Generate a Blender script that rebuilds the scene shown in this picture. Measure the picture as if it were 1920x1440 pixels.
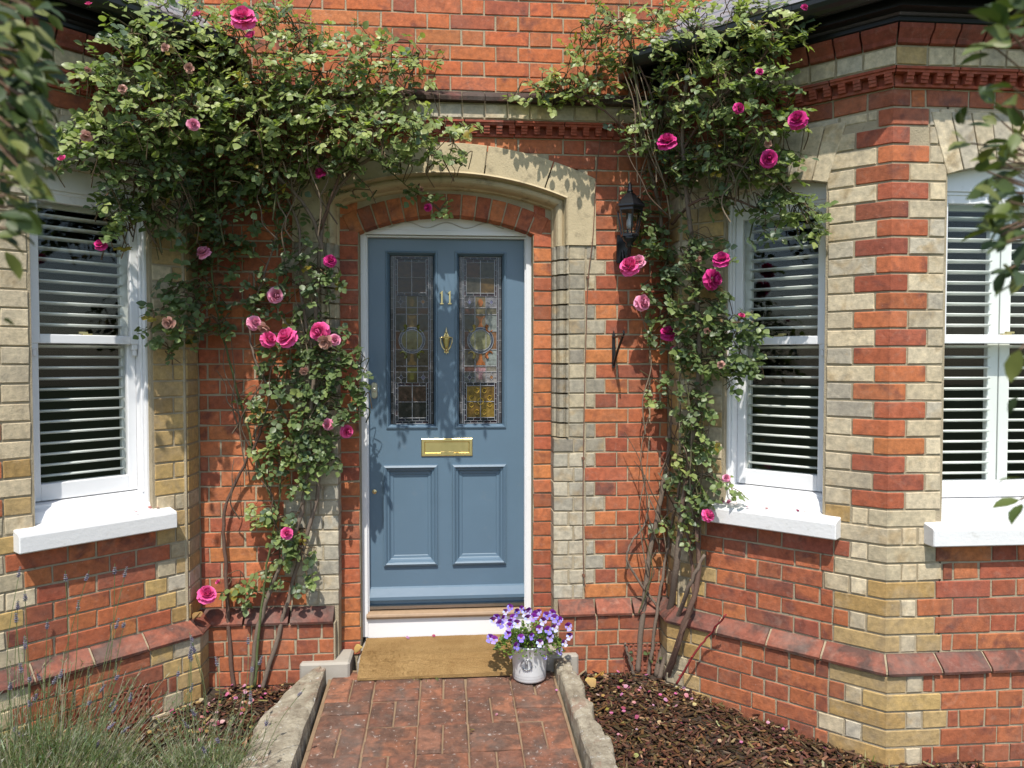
import bpy, bmesh, math, random
import numpy as np
from mathutils import Vector, Matrix
random.seed(7); rng = np.random.default_rng(7)
for o in list(bpy.data.objects): bpy.data.objects.remove(o)
S = bpy.context.scene
COL = S.collection
R = math.radians
# ------------------------------------------------------------------ camera, sky, sun, exposure
F_PX, YAW, PITCH = 1440.0, R(4.84), R(1.79)
CAM = Vector((0.0, -3.85, 1.53))
cd = bpy.data.cameras.new('camera'); cam = bpy.data.objects.new('camera', cd); COL.objects.link(cam)
cd.sensor_width = 36; cd.lens = 27; cd.clip_start = .05; cd.clip_end = 300
cam.location = CAM; cam.rotation_euler = (R(90) - PITCH, 0, -YAW)
cd.dof.use_dof = True; cd.dof.focus_distance = 3.75; cd.dof.aperture_fstop = 4.5
S.camera = cam
SUN_EL, SUN_AZ = R(59), R(8)            # azimuth: to the left of straight behind the camera
w = bpy.data.worlds.new('World'); S.world = w; w.use_nodes = True
nt = w.node_tree; bg = nt.nodes['Background']
sky = nt.nodes.new('ShaderNodeTexSky'); sky.sky_type = 'NISHITA'; sky.sun_disc = False
sky.sun_elevation = SUN_EL; sky.sun_rotation = R(180) + SUN_AZ
nt.links.new(sky.outputs[0], bg.inputs[0]); bg.inputs[1].default_value = .15
sl = bpy.data.lights.new('sun', 'SUN'); sl.energy = 4.0; sl.angle = R(.53); sl.color = (1, .95, .87)
sun = bpy.data.objects.new('sun', sl); COL.objects.link(sun)
sd = Vector((-math.sin(SUN_AZ) * math.cos(SUN_EL), -math.cos(SUN_AZ) * math.cos(SUN_EL), math.sin(SUN_EL)))  # towards the sun
sun.rotation_euler = sd.to_track_quat('Z', 'Y').to_euler(); sun.location = (-3, -8, 12)
vs = S.view_settings; vs.view_transform = 'Standard'; vs.look = 'None'; vs.gamma = 1; vs.exposure = .46
S.cycles.use_denoising = True; S.cycles.max_bounces = 8; S.cycles.transparent_max_bounces = 16
S.cycles.sample_clamp_indirect = 6

# ------------------------------------------------------------------ sight lines to real places
st, ct, sp, cp = math.sin(YAW), math.cos(YAW), math.sin(PITCH), math.cos(PITCH)
RT = Vector((ct, -st, 0)); FW = Vector((st * cp, ct * cp, -sp)); UP = Vector((st * sp, ct * sp, cp))
def ray(x, y): return RT * ((x - 960) / F_PX) + FW + UP * ((720 - y) / F_PX)
def P(x, y, Y):
    d = ray(x, y); return CAM + d * ((Y - CAM.y) / d.y)
def PZ(x, y, Z):
    d = ray(x, y); return CAM + d * ((Z - CAM.z) / d.z)
def proj(v):
    v = Vector(v) - CAM; f = v.dot(FW)
    return 960 + F_PX * v.dot(RT) / f, 720 - F_PX * v.dot(UP) / f, f

# ------------------------------------------------------------------ materials
MATS = {}
def newmat(name):
    m = bpy.data.materials.new(name); m.use_nodes = True; MATS[name] = m
    n = m.node_tree.nodes; b = n['Principled BSDF']
    return m, m.node_tree, n, b
def noise(nt, scale, detail=4, rough=.55, vec=None, dist=0):
    t = nt.nodes.new('ShaderNodeTexNoise'); t.inputs['Scale'].default_value = scale
    t.inputs['Detail'].default_value = detail; t.inputs['Roughness'].default_value = rough; t.inputs['Distortion'].default_value = dist
    if vec: nt.links.new(vec, t.inputs['Vector'])
    return t.outputs['Fac']
def ramp(nt, fac, a, b, ca=(0, 0, 0, 1), cb=(1, 1, 1, 1)):
    r = nt.nodes.new('ShaderNodeValToRGB'); r.color_ramp.elements[0].position = a; r.color_ramp.elements[1].position = b
    r.color_ramp.elements[0].color = ca; r.color_ramp.elements[1].color = cb
    nt.links.new(fac, r.inputs[0]); return r.outputs[0]
def mix(nt, fac, a, b, mode='MIX'):
    m = nt.nodes.new('ShaderNodeMix'); m.data_type = 'RGBA'; m.blend_type = mode
    for s, v in ((m.inputs[0], fac), (m.inputs[6], a), (m.inputs[7], b)):
        if hasattr(v, 'is_linked') or hasattr(v, 'links'): nt.links.new(v, s)
        elif isinstance(v, (int, float)): s.default_value = v
        else: s.default_value = (*v, 1)
    return m.outputs[2]
def math_(nt, op, a, b):
    m = nt.nodes.new('ShaderNodeMath'); m.operation = op
    for s, v in ((m.inputs[0], a), (m.inputs[1], b)):
        if isinstance(v, (int, float)): s.default_value = v
        else: nt.links.new(v, s)
    return m.outputs[0]
def bump(nt, b, h, strength=.4, dist=.004):
    k = nt.nodes.new('ShaderNodeBump'); k.inputs['Strength'].default_value = strength; k.inputs['Distance'].default_value = dist
    nt.links.new(h, k.inputs['Height']); nt.links.new(k.outputs[0], b.inputs['Normal'])
def attr(nt):
    a = nt.nodes.new('ShaderNodeAttribute'); a.attribute_name = 'Col'; return a
def pos_off(nt, a):
    g = nt.nodes.new('ShaderNodeNewGeometry'); v = nt.nodes.new('ShaderNodeVectorMath'); v.operation = 'ADD'
    m = nt.nodes.new('ShaderNodeMath'); m.operation = 'MULTIPLY'; m.inputs[1].default_value = 40
    nt.links.new(a.outputs['Alpha'], m.inputs[0]); nt.links.new(g.outputs['Position'], v.inputs[0]); nt.links.new(m.outputs[0], v.inputs[1])
    return v.outputs[0]
def brick_mat(name, burnt, burnt_lo, soot, spec_amt=.5, lichen=.71):
    m, nt, n, b = newmat(name); a = attr(nt); v = pos_off(nt, a)
    c = a.outputs['Color']
    lo = noise(nt, 9, 3, .6, v, .4)
    c = mix(nt, math_(nt, 'MULTIPLY', ramp(nt, lo, burnt_lo, burnt_lo + .16), .75), c, burnt)
    mid = noise(nt, 38, 5, .65, v)
    c = mix(nt, ramp(nt, mid, .3, .75), mix(nt, 1, c, (.64, .64, .65), 'MULTIPLY'), mix(nt, 1, c, (1.18, 1.15, 1.12), 'MULTIPLY'))
    c = mix(nt, math_(nt, 'MULTIPLY', ramp(nt, noise(nt, 16, 6, .75, v, 1.2), .55, .75), .22), c, (.46, .38, .30))
    g = nt.nodes.new('ShaderNodeNewGeometry')
    so = noise(nt, 3.1, 5, .7, g.outputs['Position'])
    c = mix(nt, math_(nt, 'MULTIPLY', ramp(nt, so, .5, .74), soot), c, (.17, .155, .135))
    fine = noise(nt, 230, 3, .6, v)
    c = mix(nt, math_(nt, 'MULTIPLY', ramp(nt, fine, .64, .72), spec_amt), c, (.06, .04, .035))
    wh = noise(nt, 120 if lichen > .7 else 48, 3, .6, v)
    c = mix(nt, math_(nt, 'MULTIPLY', ramp(nt, wh, lichen, lichen + .06), .5), c, (.62, .56, .5))
    nt.links.new(c, b.inputs['Base Color']); b.inputs['Roughness'].default_value = .82
    b.inputs['Specular IOR Level'].default_value = .25
    h = math_(nt, 'ADD', math_(nt, 'MULTIPLY', noise(nt, 60, 6, .7, v), 1.0), math_(nt, 'MULTIPLY', noise(nt, 300, 3, .6, v), .5))
    bump(nt, b, h, 1.0 if name == 'paver' else .6, .010 if name == 'paver' else .0045); return m
M_RED = brick_mat('red_brick', (.15, .055, .045), .54, .26)
M_YEL = brick_mat('yellow_brick', (.42, .31, .17), .54, .5, .3)
M_PLI = brick_mat('plinth_brick', (.075, .055, .048), .45, .55, .5)
M_PAV = brick_mat('paver', (.12, .08, .062), .40, .7, .6, .635)
def simple(name, col, rough=.5, var=.12, sc=8, bs=.1, bd=.003, bsc=60, metal=0, spec=.5, dirt=None, dlo=.6):
    m, nt, n, b = newmat(name); g = nt.nodes.new('ShaderNodeNewGeometry'); v = g.outputs['Position']
    f = noise(nt, sc, 5, .6, v)
    c = mix(nt, f, tuple(x * (1 - var) for x in col), tuple(min(1, x * (1 + var)) for x in col))
    if dirt: c = mix(nt, math_(nt, 'MULTIPLY', ramp(nt, noise(nt, sc * 2.3, 6, .7, v), dlo, dlo + .14), .7), c, dirt)
    nt.links.new(c, b.inputs['Base Color']); b.inputs['Roughness'].default_value = rough
    b.inputs['Metallic'].default_value = metal; b.inputs['Specular IOR Level'].default_value = spec
    if bs: bump(nt, b, noise(nt, bsc, 5, .65, v), bs, bd)
    return m
M_MORT = simple('mortar', (.36, .30, .205), .95, .3, 14, .7, .006, 140, spec=.1, dirt=(.16, .14, .11))
M_STONE = simple('sandstone', (.49, .405, .26), .9, .3, 7, .7, .004, 110, spec=.12, dirt=(.22, .185, .125), dlo=.54)
M_STEP = simple('step_stone', (.36, .33, .28), .9, .2, 9, .4, .003, 120, spec=.15, dirt=(.2, .18, .14))
M_WHITE = simple('white_paint', (.745, .745, .75), .34, .05, 6, .2, .002, 40, dirt=(.56, .555, .53), dlo=.62)
M_SILL = simple('white_sill_paint', (.71, .705, .695), .55, .07, 9, .45, .003, 60, dirt=(.50, .485, .45), dlo=.60)
M_SHUT = simple('shutter_paint', (.78, .80, .76), .4, .02, 4, 0)
M_BLUE = simple('blue_paint', (.100, .158, .215), .33, .09, 5, .22, .0014, 38, dirt=(.135, .175, .215), dlo=.60)
M_BRASS = simple('brass', (.72, .57, .27), .34, .14, 30, .12, .001, 50, metal=1)
M_CHROME = simple('steel', (.6, .58, .52), .28, .1, 30, 0, metal=1)
M_BLACK = simple('black_gloss', (.008, .008, .010), .3, .3, 20, .1, .001, 50)
M_LEAD = simple('lead', (.24, .245, .26), .5, .2, 60, 0, metal=.3)
M_DARKIN = simple('dark_interior', (.030, .028, .026), .9, .2, 3, 0)  # near-black base puts the darkness of the unlit rooms into the colour
M_OAK = simple('oak', (.30, .20, .12), .55, .25, 40, .2, .001, 90)
M_SLATE = simple('slate', (.22, .225, .25), .45, .25, 12, .3, .002, 60)
M_SOIL = simple('soil', (.045, .03, .02), .95, .4, 14, .8, .012, 50)
M_GRASS = simple('grass_ground', (.06, .09, .03), .95, .4, 6, .5, .01, 40)
def kerb_mat():
    m, nt, n, b = newmat('weathered_kerb'); g = nt.nodes.new('ShaderNodeNewGeometry'); v = g.outputs['Position']
    c = mix(nt, ramp(nt, noise(nt, 11, 6, .7, v), .36, .64), (.22, .185, .135), (.46, .41, .31))
    c = mix(nt, math_(nt, 'MULTIPLY', ramp(nt, noise(nt, 7, 5, .7, v, .6), .56, .66), .6), c, (.27, .15, .105))
    c = mix(nt, math_(nt, 'MULTIPLY', ramp(nt, noise(nt, 34, 5, .7, v), .60, .66), .8), c, (.55, .54, .49))
    c = mix(nt, math_(nt, 'MULTIPLY', ramp(nt, noise(nt, 60, 4, .7, v), .60, .70), .6), c, (.09, .075, .06))
    nt.links.new(c, b.inputs['Base Color']); b.inputs['Roughness'].default_value = .95; b.inputs['Specular IOR Level'].default_value = .1
    bump(nt, b, noise(nt, 70, 8, .75, v), 1, .012); return m
M_KERB = kerb_mat()
M_WIRE = simple('rusty_wire', (.16, .075, .045), .7, .3, 60, 0)
def zinc():
    m, nt, n, b = newmat('zinc'); g = nt.nodes.new('ShaderNodeNewGeometry')
    f = noise(nt, 26, 4, .6, g.outputs['Position'])
    nt.links.new(mix(nt, f, (.56, .57, .58), (.74, .74, .73)), b.inputs['Base Color']); b.inputs['Metallic'].default_value = .25; b.inputs['Roughness'].default_value = .45
    return m
M_ZINC = zinc()
def coir():
    m, nt, n, b = newmat('coir'); g = nt.nodes.new('ShaderNodeNewGeometry'); v = g.outputs['Position']
    c = mix(nt, ramp(nt, noise(nt, 260, 4, .8, v), .3, .7), (.26, .15, .055), (.60, .40, .18))
    c = mix(nt, ramp(nt, noise(nt, 7, 3, .6, v), .35, .7), c, mix(nt, 1, c, (.78, .74, .7), 'MULTIPLY'))
    nt.links.new(c, b.inputs['Base Color']); b.inputs['Roughness'].default_value = 1; b.inputs['Specular IOR Level'].default_value = .05
    bump(nt, b, noise(nt, 380, 3, .8, v), 1, .008); return m
M_COIR = coir()
def colmat(name, rough=.5, spec=.4, trans=0., var=.2, sc=90, bs=0):
    m, nt, n, b = newmat(name); a = attr(nt); g = nt.nodes.new('ShaderNodeNewGeometry')
    c = mix(nt, noise(nt, sc, 3, .6, g.outputs['Position']), mix(nt, 1, a.outputs['Color'], (1 - var,) * 3, 'MULTIPLY'), mix(nt, 1, a.outputs['Color'], (1 + var,) * 3, 'MULTIPLY'))
    nt.links.new(c, b.inputs['Base Color']); b.inputs['Roughness'].default_value = rough; b.inputs['Specular IOR Level'].default_value = spec
    if bs: bump(nt, b, noise(nt, sc * 2, 3, .6, g.outputs['Position']), bs, .002)
    if trans:
        t = nt.nodes.new('ShaderNodeBsdfTranslucent'); x = nt.nodes.new('ShaderNodeMixShader'); x.inputs[0].default_value = trans
        nt.links.new(mix(nt, 1, c, (1.5, 1.7, .7), 'MULTIPLY') if name != 'petal' else c, t.inputs['Color'])
        out = n['Material Output']; nt.links.new(b.outputs[0], x.inputs[1]); nt.links.new(t.outputs[0], x.inputs[2]); nt.links.new(x.outputs[0], out.inputs[0])
    return m
M_LEAF = colmat('leaf', .44, .6, .32, .22, 70)
M_SHRUB = colmat('shrub_leaf', .5, .35, .16, .22, 60)
M_PETAL = colmat('petal', .55, .25, .22, .12, 60)
M_BARK = colmat('bark', .85, .15, 0, .35, 90, .6)
M_CHIP = colmat('bark_chip', .9, .12, 0, .35, 160, .4)
def glass_mat(name, tint, refl_rough=.02):
    m, nt, n, b = newmat(name); n.remove(b)
    t = n.new('ShaderNodeBsdfTransparent'); t.inputs[0].default_value = (*tint, 1)
    g = n.new('ShaderNodeBsdfGlossy'); g.inputs['Roughness'].default_value = refl_rough
    f = n.new('ShaderNodeLayerWeight'); f.inputs['Blend'].default_value = .5
    x = n.new('ShaderNodeMixShader'); nt.links.new(math_(nt, 'ADD', math_(nt, 'MULTIPLY', math_(nt, 'POWER', f.outputs['Facing'], 5), .9), .025), x.inputs[0]); nt.links.new(t.outputs[0], x.inputs[1]); nt.links.new(g.outputs[0], x.inputs[2])
    nt.links.new(x.outputs[0], n['Material Output'].inputs[0]); return m
M_GLASS = glass_mat('window_glass', (.985, .99, .985))
def stained(name):
    m, nt, n, b = newmat(name); a = attr(nt); g = nt.nodes.new('ShaderNodeNewGeometry'); v = g.outputs['Position']
    c = mix(nt, ramp(nt, noise(nt, 45, 4, .6, v), .3, .75), mix(nt, 1, a.outputs['Color'], (.45, .45, .45), 'MULTIPLY'), mix(nt, 1, a.outputs['Color'], (1.35, 1.35, 1.35), 'MULTIPLY'))
    nt.links.new(c, b.inputs['Base Color']); b.inputs['Roughness'].default_value = .10; b.inputs['Specular IOR Level'].default_value = .32
    bump(nt, b, noise(nt, 34, 2, .5, v), .25, .002); return m
M_STAIN = stained('stained_glass')

# ------------------------------------------------------------------ object helpers
def tag(o, label=None, cat=None, group=None, kind=None):
    if label: o['label'] = label
    if cat: o['category'] = cat
    if group: o['group'] = group
    if kind: o['kind'] = kind
    return o
def empty(name, loc=(0, 0, 0), parent=None):
    o = bpy.data.objects.new(name, None); COL.objects.link(o); o.location = loc; o.empty_display_size = .1
    if parent: o.parent = parent
    return o
def link(name, me, parent=None, mw=None):
    o = bpy.data.objects.new(name, me); COL.objects.link(o)
    if mw is not None: o.matrix_world = mw
    if parent:
        o.parent = parent; o.matrix_parent_inverse = PINV(parent)
    return o
def PINV(p):
    m = Matrix.Translation(p.location) if p.parent is None else Matrix.Identity(4)
    return m.inverted()
class MB:
    def __init__(s): s.v = []; s.f = []; s.c = []
    def add(s, vs, fs, col=(1, 1, 1, 1)):
        b = len(s.v); s.v += [tuple(v) for v in vs]; s.f += [tuple(i + b for i in f) for f in fs]; s.c += [col] * len(vs)
    def box(s, p0, p1, col=(1, 1, 1, 1), bev=0):
        x0, y0, z0 = p0; x1, y1, z1 = p1
        s.hexa([(x0, y0, z0), (x1, y0, z0), (x1, y1, z0), (x0, y1, z0), (x0, y0, z1), (x1, y0, z1), (x1, y1, z1), (x0, y1, z1)], col)
    def hexa(s, v, col=(1, 1, 1, 1)):
        s.add(v, [(0, 3, 2, 1), (4, 5, 6, 7), (0, 1, 5, 4), (1, 2, 6, 5), (2, 3, 7, 6), (3, 0, 4, 7)], col)
    def prism(s, poly, vec, col=(1, 1, 1, 1)):
        n = len(poly); a = [Vector(p) for p in poly]; b = [p + Vector(vec) for p in a]
        s.add(a + b, [tuple(range(n - 1, -1, -1)), tuple(range(n, 2 * n))] + [(i, (i + 1) % n, (i + 1) % n + n, i + n) for i in range(n)], col)
    def tube(s, pts, rad, n=6, col=(1, 1, 1, 1), cap=True):
        pts = [Vector(p) for p in pts]; m = len(pts)
        if not hasattr(rad, '__len__'): rad = [rad] * m
        vs = []; up = Vector((.31, .2, .93))
        for i, p in enumerate(pts):
            d = (pts[min(i + 1, m - 1)] - pts[max(i - 1, 0)]).normalized()
            a = d.cross(up); a = a.normalized() if a.length > .05 else d.cross(Vector((1, 0, 0))).normalized(); b = d.cross(a)
            vs += [p + (a * math.cos(2 * math.pi * k / n) + b * math.sin(2 * math.pi * k / n)) * rad[i] for k in range(n)]
        fs = [(i * n + k, i * n + (k + 1) % n, (i + 1) * n + (k + 1) % n, (i + 1) * n + k) for i in range(m - 1) for k in range(n)]
        if cap: fs += [tuple(range(n - 1, -1, -1)), tuple(range((m - 1) * n, m * n))]
        s.add(vs, fs, col)
    def lathe(s, prof, cen, n=24, col=(1, 1, 1, 1), axis='z', close=False):
        cx, cy, cz = cen; vs = []
        for r, h in prof:
            for k in range(n):
                a = 2 * math.pi * k / n
                if axis == 'z': vs.append((cx + r * math.cos(a), cy + r * math.sin(a), cz + h))
                else: vs.append((cx + r * math.cos(a), cy - h, cz + r * math.sin(a)))
        fs = [(i * n + k, i * n + (k + 1) % n, (i + 1) * n + (k + 1) % n, (i + 1) * n + k) for i in range(len(prof) - 1) for k in range(n)]
        if prof[0][0] > 1e-5: fs.append(tuple(range(n - 1, -1, -1)))
        if prof[-1][0] > 1e-5 and not close: fs.append(tuple(range((len(prof) - 1) * n, len(prof) * n)))
        s.add(vs, fs, col)
    def build(s, name, mat, parent=None, smooth=False, bevel=0, fix=True):
        me = bpy.data.meshes.new(name); me.from_pydata(s.v, [], s.f)
        a = me.color_attributes.new('Col', 'FLOAT_COLOR', 'POINT'); a.data.foreach_set('color', np.array(s.c, dtype=np.float32).ravel())
        if fix or bevel:
            bm = bmesh.new(); bm.from_mesh(me)
            if fix: bmesh.ops.recalc_face_normals(bm, faces=bm.faces)
            if bevel: bmesh.ops.bevel(bm, geom=[e for e in bm.edges if len(e.link_faces) == 2 and e.calc_face_angle(0) > .6], offset=bevel, segments=1, affect='EDGES', clamp_overlap=True)
            bm.to_mesh(me); bm.free()
        if smooth: me.shade_smooth()
        me.materials.append(mat)
        return link(name, me, parent)
class Face:
    def __init__(s, ox, oy, ux, uy, nx, ny): s.o = Vector((ox, oy, 0)); s.u = Vector((ux, uy, 0)); s.n = Vector((nx, ny, 0))
    def pt(s, u, z, d=0): p = s.o + s.u * u + s.n * d; return Vector((p.x, p.y, z))
    def box(s, mb, u0, u1, z0, z1, d0, d1, col=(1, 1, 1, 1)):
        mb.hexa([s.pt(u0, z0, d0), s.pt(u1, z0, d0), s.pt(u1, z0, d1), s.pt(u0, z0, d1), s.pt(u0, z1, d0), s.pt(u1, z1, d0), s.pt(u1, z1, d1), s.pt(u0, z1, d1)], col)
Q = math.sqrt(.5)
LC, RC = .90, .964                       # length of the canted faces
FM = Face(0, 0, 1, 0, 0, -1)
FL = Face(-1.206, -.155, -Q, -Q, Q, -Q); FR = Face(1.13, -.155, Q, -Q, -Q, -Q)
cL = FL.pt(LC, 0); cR = FR.pt(RC, 0)
FLF = Face(cL.x, cL.y, -1, 0, 0, -1); FRF = Face(cR.x, cR.y, 1, 0, 0, -1)
FLR = Face(-1.206, 0, 0, -1, 1, 0); FRR = Face(1.13, 0, 0, -1, -1, 0)
OUT_R = [(1.13, .1), (1.13, -.155), (cR.x, cR.y), (3.3, cR.y)]
OUT_L = [(-1.206, .1), (-1.206, -.155), (cL.x, cL.y), (-3.3, cL.y)]
def offs(poly, d, side):
    pts = [Vector((x, y)) for x, y in poly]; res = []
    for i, p in enumerate(pts):
        ns = []
        for a, b in ((i - 1, i), (i, i + 1)):
            if 0 <= a and b < len(pts):
                t = (pts[b] - pts[a]).normalized(); ns.append(Vector((t.y, -t.x)) * side)
        if len(ns) == 1: res.append(p + ns[0] * d)
        else:
            m = (ns[0] + ns[1]).normalized(); res.append(p + m * (d / m.dot(ns[0])))
    return res
def sweep(mb, outline, side, prof, col=(1, 1, 1, 1), closed=True):
    rings = [[Vector((q.x, q.y, z)) for q in offs(outline, d, side)] for d, z in prof]
    n, m = len(prof), len(outline); vs = [rings[j][i] for i in range(m) for j in range(n)]
    fs = [(i * n + j, i * n + (j + 1) % n, (i + 1) * n + (j + 1) % n, (i + 1) * n + j) for i in range(m - 1) for j in range(n if closed else n - 1)]
    if closed: fs += [tuple(range(n - 1, -1, -1)), tuple(range((m - 1) * n, m * n))]
    mb.add(vs, fs, col)
SIDE_R, SIDE_L = 1, -1                   # checked so that a positive offset points outwards
if (offs(OUT_R, .1, 1)[2] - Vector((cR.x, cR.y))).y > 0: SIDE_R = -1
if (offs(OUT_L, .1, -1)[2] - Vector((cL.x, cL.y))).y > 0: SIDE_L = 1

# ------------------------------------------------------------------ ground, beds, path
def path_z(Y): return -.015 + .07 * Y
def bed_z(Y): return -.075 + .09 * Y
g = MB(); g.box((-60, -60, -.62), (60, 60, -.6)); tag(g.build('ground', M_GRASS), 'flat grassy ground around the house', 'ground', kind='structure')
def bed(name, x0, x1, label):
    m = MB(); nx, ny = 30, 40; vs = []
    for j in range(ny + 1):
        for i in range(nx + 1):
            x = x0 + (x1 - x0) * i / nx; y = .05 - 2.7 * j / ny
            vs.append((x, y, bed_z(y) + .012 * math.sin(x * 9 + y * 4) + random.uniform(-.006, .006)))
    n = len(vs); fs = [(j * (nx + 1) + i, j * (nx + 1) + i + 1, (j + 1) * (nx + 1) + i + 1, (j + 1) * (nx + 1) + i) for j in range(ny) for i in range(nx)]
    m.add(vs, fs); o = m.build(name, M_SOIL, smooth=True); tag(o, label, 'flower bed', kind='structure'); return o
bed('flower_bed', -2.6, -.585, 'dark soil bed left of the brick path')
bed('flower_bed', .54, 3.2, 'dark soil bed right of the brick path')
pm = MB(); pm.hexa([(-.58, 0, -.3), (.53, 0, -.3), (.53, -2.7, -.45), (-.58, -2.7, -.45), (-.58, 0, path_z(0) - .008), (.53, 0, path_z(0) - .008), (.53, -2.7, path_z(-2.7) - .008), (-.58, -2.7, path_z(-2.7) - .008)])
M_PMORT = simple('path_mortar', (.25, .175, .11), .95, .35, 20, .7, .006, 140, spec=.1, dirt=(.14, .1, .07))
path = tag(pm.build('path', M_PMORT), 'red brick path laid in basket weave up to the door', 'path', kind='structure')
MOD = .2175; X0 = -.566
def paver(x0, x1, y0, y1):
    m = MB(); g_ = .0036; x0 += g_; x1 -= g_; y0 += g_; y1 -= g_; b = .006
    t = random.uniform(-.003, .0035); tx = random.uniform(-.004, .004); ty = random.uniform(-.004, .004)
    def top(x, y, dz): return (x, y, path_z(y) + t + tx * (x - x0) / .2 + ty * (y - y0) / .2 + dz)
    j = lambda: random.uniform(-.0025, .0025)
    c4 = [(x0 + j(), y0 + j()), (x1 + j(), y0 + j()), (x1 + j(), y1 + j()), (x0 + j(), y1 + j())]
    cx, cy = (x0 + x1) / 2, (y0 + y1) / 2
    ins = [(x + math.copysign(b, cx - x), y + math.copysign(b, cy - y)) for x, y in c4]
    vs = [top(*p, 0) for p in ins] + [top(*p, -b) for p in c4] + [top(*p, -.05) for p in c4]
    fs = [(0, 1, 2, 3)] + [(i, i + 4, (i + 1) % 4 + 4, (i + 1) % 4) for i in range(4)] + [(i + 4, i + 8, (i + 1) % 4 + 8, (i + 1) % 4 + 4) for i in range(4)]
    c = random.choice([(.34, .145, .085), (.30, .13, .08), (.38, .165, .095), (.26, .12, .078), (.32, .155, .10)])
    s_ = random.uniform(.8, 1.15); m.add(vs, fs, (*[v * s_ for v in c], random.random()))
    m.build('paver', M_PAV, path)
for i in range(5):
    for j in range(11):
        xa, xb = X0 + i * MOD, X0 + (i + 1) * MOD; yb, ya = -.105 - j * MOD, -.105 - (j + 1) * MOD
        if (i + j) % 2:
            paver(xa, xb, ya, (ya + yb) / 2); paver(xa, xb, (ya + yb) / 2, yb)
        else:
            paver(xa, (xa + xb) / 2, ya, yb); paver((xa + xb) / 2, xb, ya, yb)
for i in range(5): paver(X0 + i * MOD, X0 + (i + 1) * MOD, -.105, -.02)

# ------------------------------------------------------------------ the house
house = tag(empty('brick_house', (0, 0, 0)), 'red brick house with yellow brick bays, blue door and white sash windows', 'house')
C0, CH = .31, .075                       # top of the plinth, height of a course
def cz(k): return C0 + k * CH
def red():
    c = random.choices([(.47, .155, .062), (.40, .122, .056), (.335, .098, .052), (.265, .086, .055), (.54, .195, .075)], [3.5, 4, 4, 1.4, 2])[0]
    c = tuple(.72 * x + .28 * y for x, y in zip(c, (.42, .135, .060))); s = random.uniform(.92, 1.16); return (c[0] * s, c[1] * s * random.uniform(.9, 1.1), c[2] * s, random.random())
def red_dark():
    c = random.choice([(.37, .118, .056), (.31, .098, .052), (.42, .138, .060)]); s = random.uniform(.85, 1.15); return (*[v * s for v in c], random.random())
def yel(deep=0.):
    pale = random.choices([(.60, .50, .335), (.56, .475, .33), (.51, .455, .35), (.63, .535, .37)], [4, 3, 1.5, 2])[0]
    dp = random.choices([(.50, .345, .14), (.46, .325, .15), (.47, .40, .27), (.43, .28, .11)], [4, 3, 2, 1])[0]
    c = dp if random.random() < deep else pale; s = random.uniform(.88, 1.1); return (*[v * s for v in c], random.random())
def yel_soot(k):
    c = random.choice([(.34, .31, .24), (.27, .245, .195), (.40, .36, .27), (.45, .39, .27)] if k >= 10 else [(.46, .41, .31), (.50, .45, .34), (.42, .39, .31)]); s = random.uniform(.88, 1.1); return (*[v * s for v in c], random.random())
BR = []                                  # every brick of the walls: (wall, verts, faces, colour, kind)
J = .0042
def put(wall, face, u0, u1, z0, z1, col, kind, d=0, back=-.045, bev=.0026):
    if u1 - u0 < .025: return
    u0 += J; u1 -= J; z0 += J; z1 -= J; j = lambda s=.0021: random.uniform(-s, s)
    dd = d + j(.0018); tl = j(.0012)
    o4 = [(u0 + j(), z0 + j()), (u1 + j(), z0 + j()), (u1 + j(), z1 + j()), (u0 + j(), z1 + j())]
    uc, zc = (u0 + u1) / 2, (z0 + z1) / 2
    i4 = [(u + math.copysign(bev + abs(j(.001)), uc - u), z + math.copysign(bev, zc - z)) for u, z in o4]
    dt = lambda u: dd + tl * (1 if u > uc else -1)
    vs = [face.pt(u, z, dt(u)) for u, z in i4] + [face.pt(u, z, dt(u) - bev) for u, z in o4] + [face.pt(u, z, back) for u, z in o4]
    fs = [(0, 1, 2, 3)] + [(i, i + 4, (i + 1) % 4 + 4, (i + 1) % 4) for i in range(4)] + [(i + 4, i + 8, (i + 1) % 4 + 8, (i + 1) % 4 + 4) for i in range(4)] + [(11, 10, 9, 8)]
    BR.append((wall, vs, fs, col, kind))
def wrap(wall, fa, ua0, ua1, fb, ub1, z0, z1, col, kind, d=0, bev=.003):
    # a brick bent round the corner where face fa ends (ua1) and face fb begins (0)
    z0 += J; z1 -= J; ua0 += J; ub1 -= J; j = lambda: random.uniform(-.0015, .0015)
    nm = (fa.n + fb.n).normalized(); k = 1 / nm.dot(fa.n)
    def ring(z, dd, e): 
        c = fa.pt(ua1, z) + nm * k * dd
        ci = fa.pt(ua1, z) - nm * k * .045
        return [fa.pt(ua0 + e, z, dd), c, fb.pt(ub1 - e, z, dd), fb.pt(ub1 - e, z, -.045), ci, fa.pt(ua0 + e, z, -.045)]
    dd = d + j()
    vs = ring(z0, dd - bev, bev) + ring(z0 + bev, dd, 0) + ring(z1 - bev, dd, 0) + ring(z1, dd - bev, bev)
    fs = [(5, 4, 3, 2, 1, 0), (18, 19, 20, 21, 22, 23)] + [(r * 6 + i, r * 6 + (i + 1) % 6, r * 6 + 6 + (i + 1) % 6, r * 6 + 6 + i) for r in range(3) for i in range(6)]
    BR.append((wall, vs, fs, col, kind))
S_, H_ = .225, .1125
def bond(k, phase):
    p = S_ + H_
    a = phase if k % 2 == 0 else phase + .168
    return a % p
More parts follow.
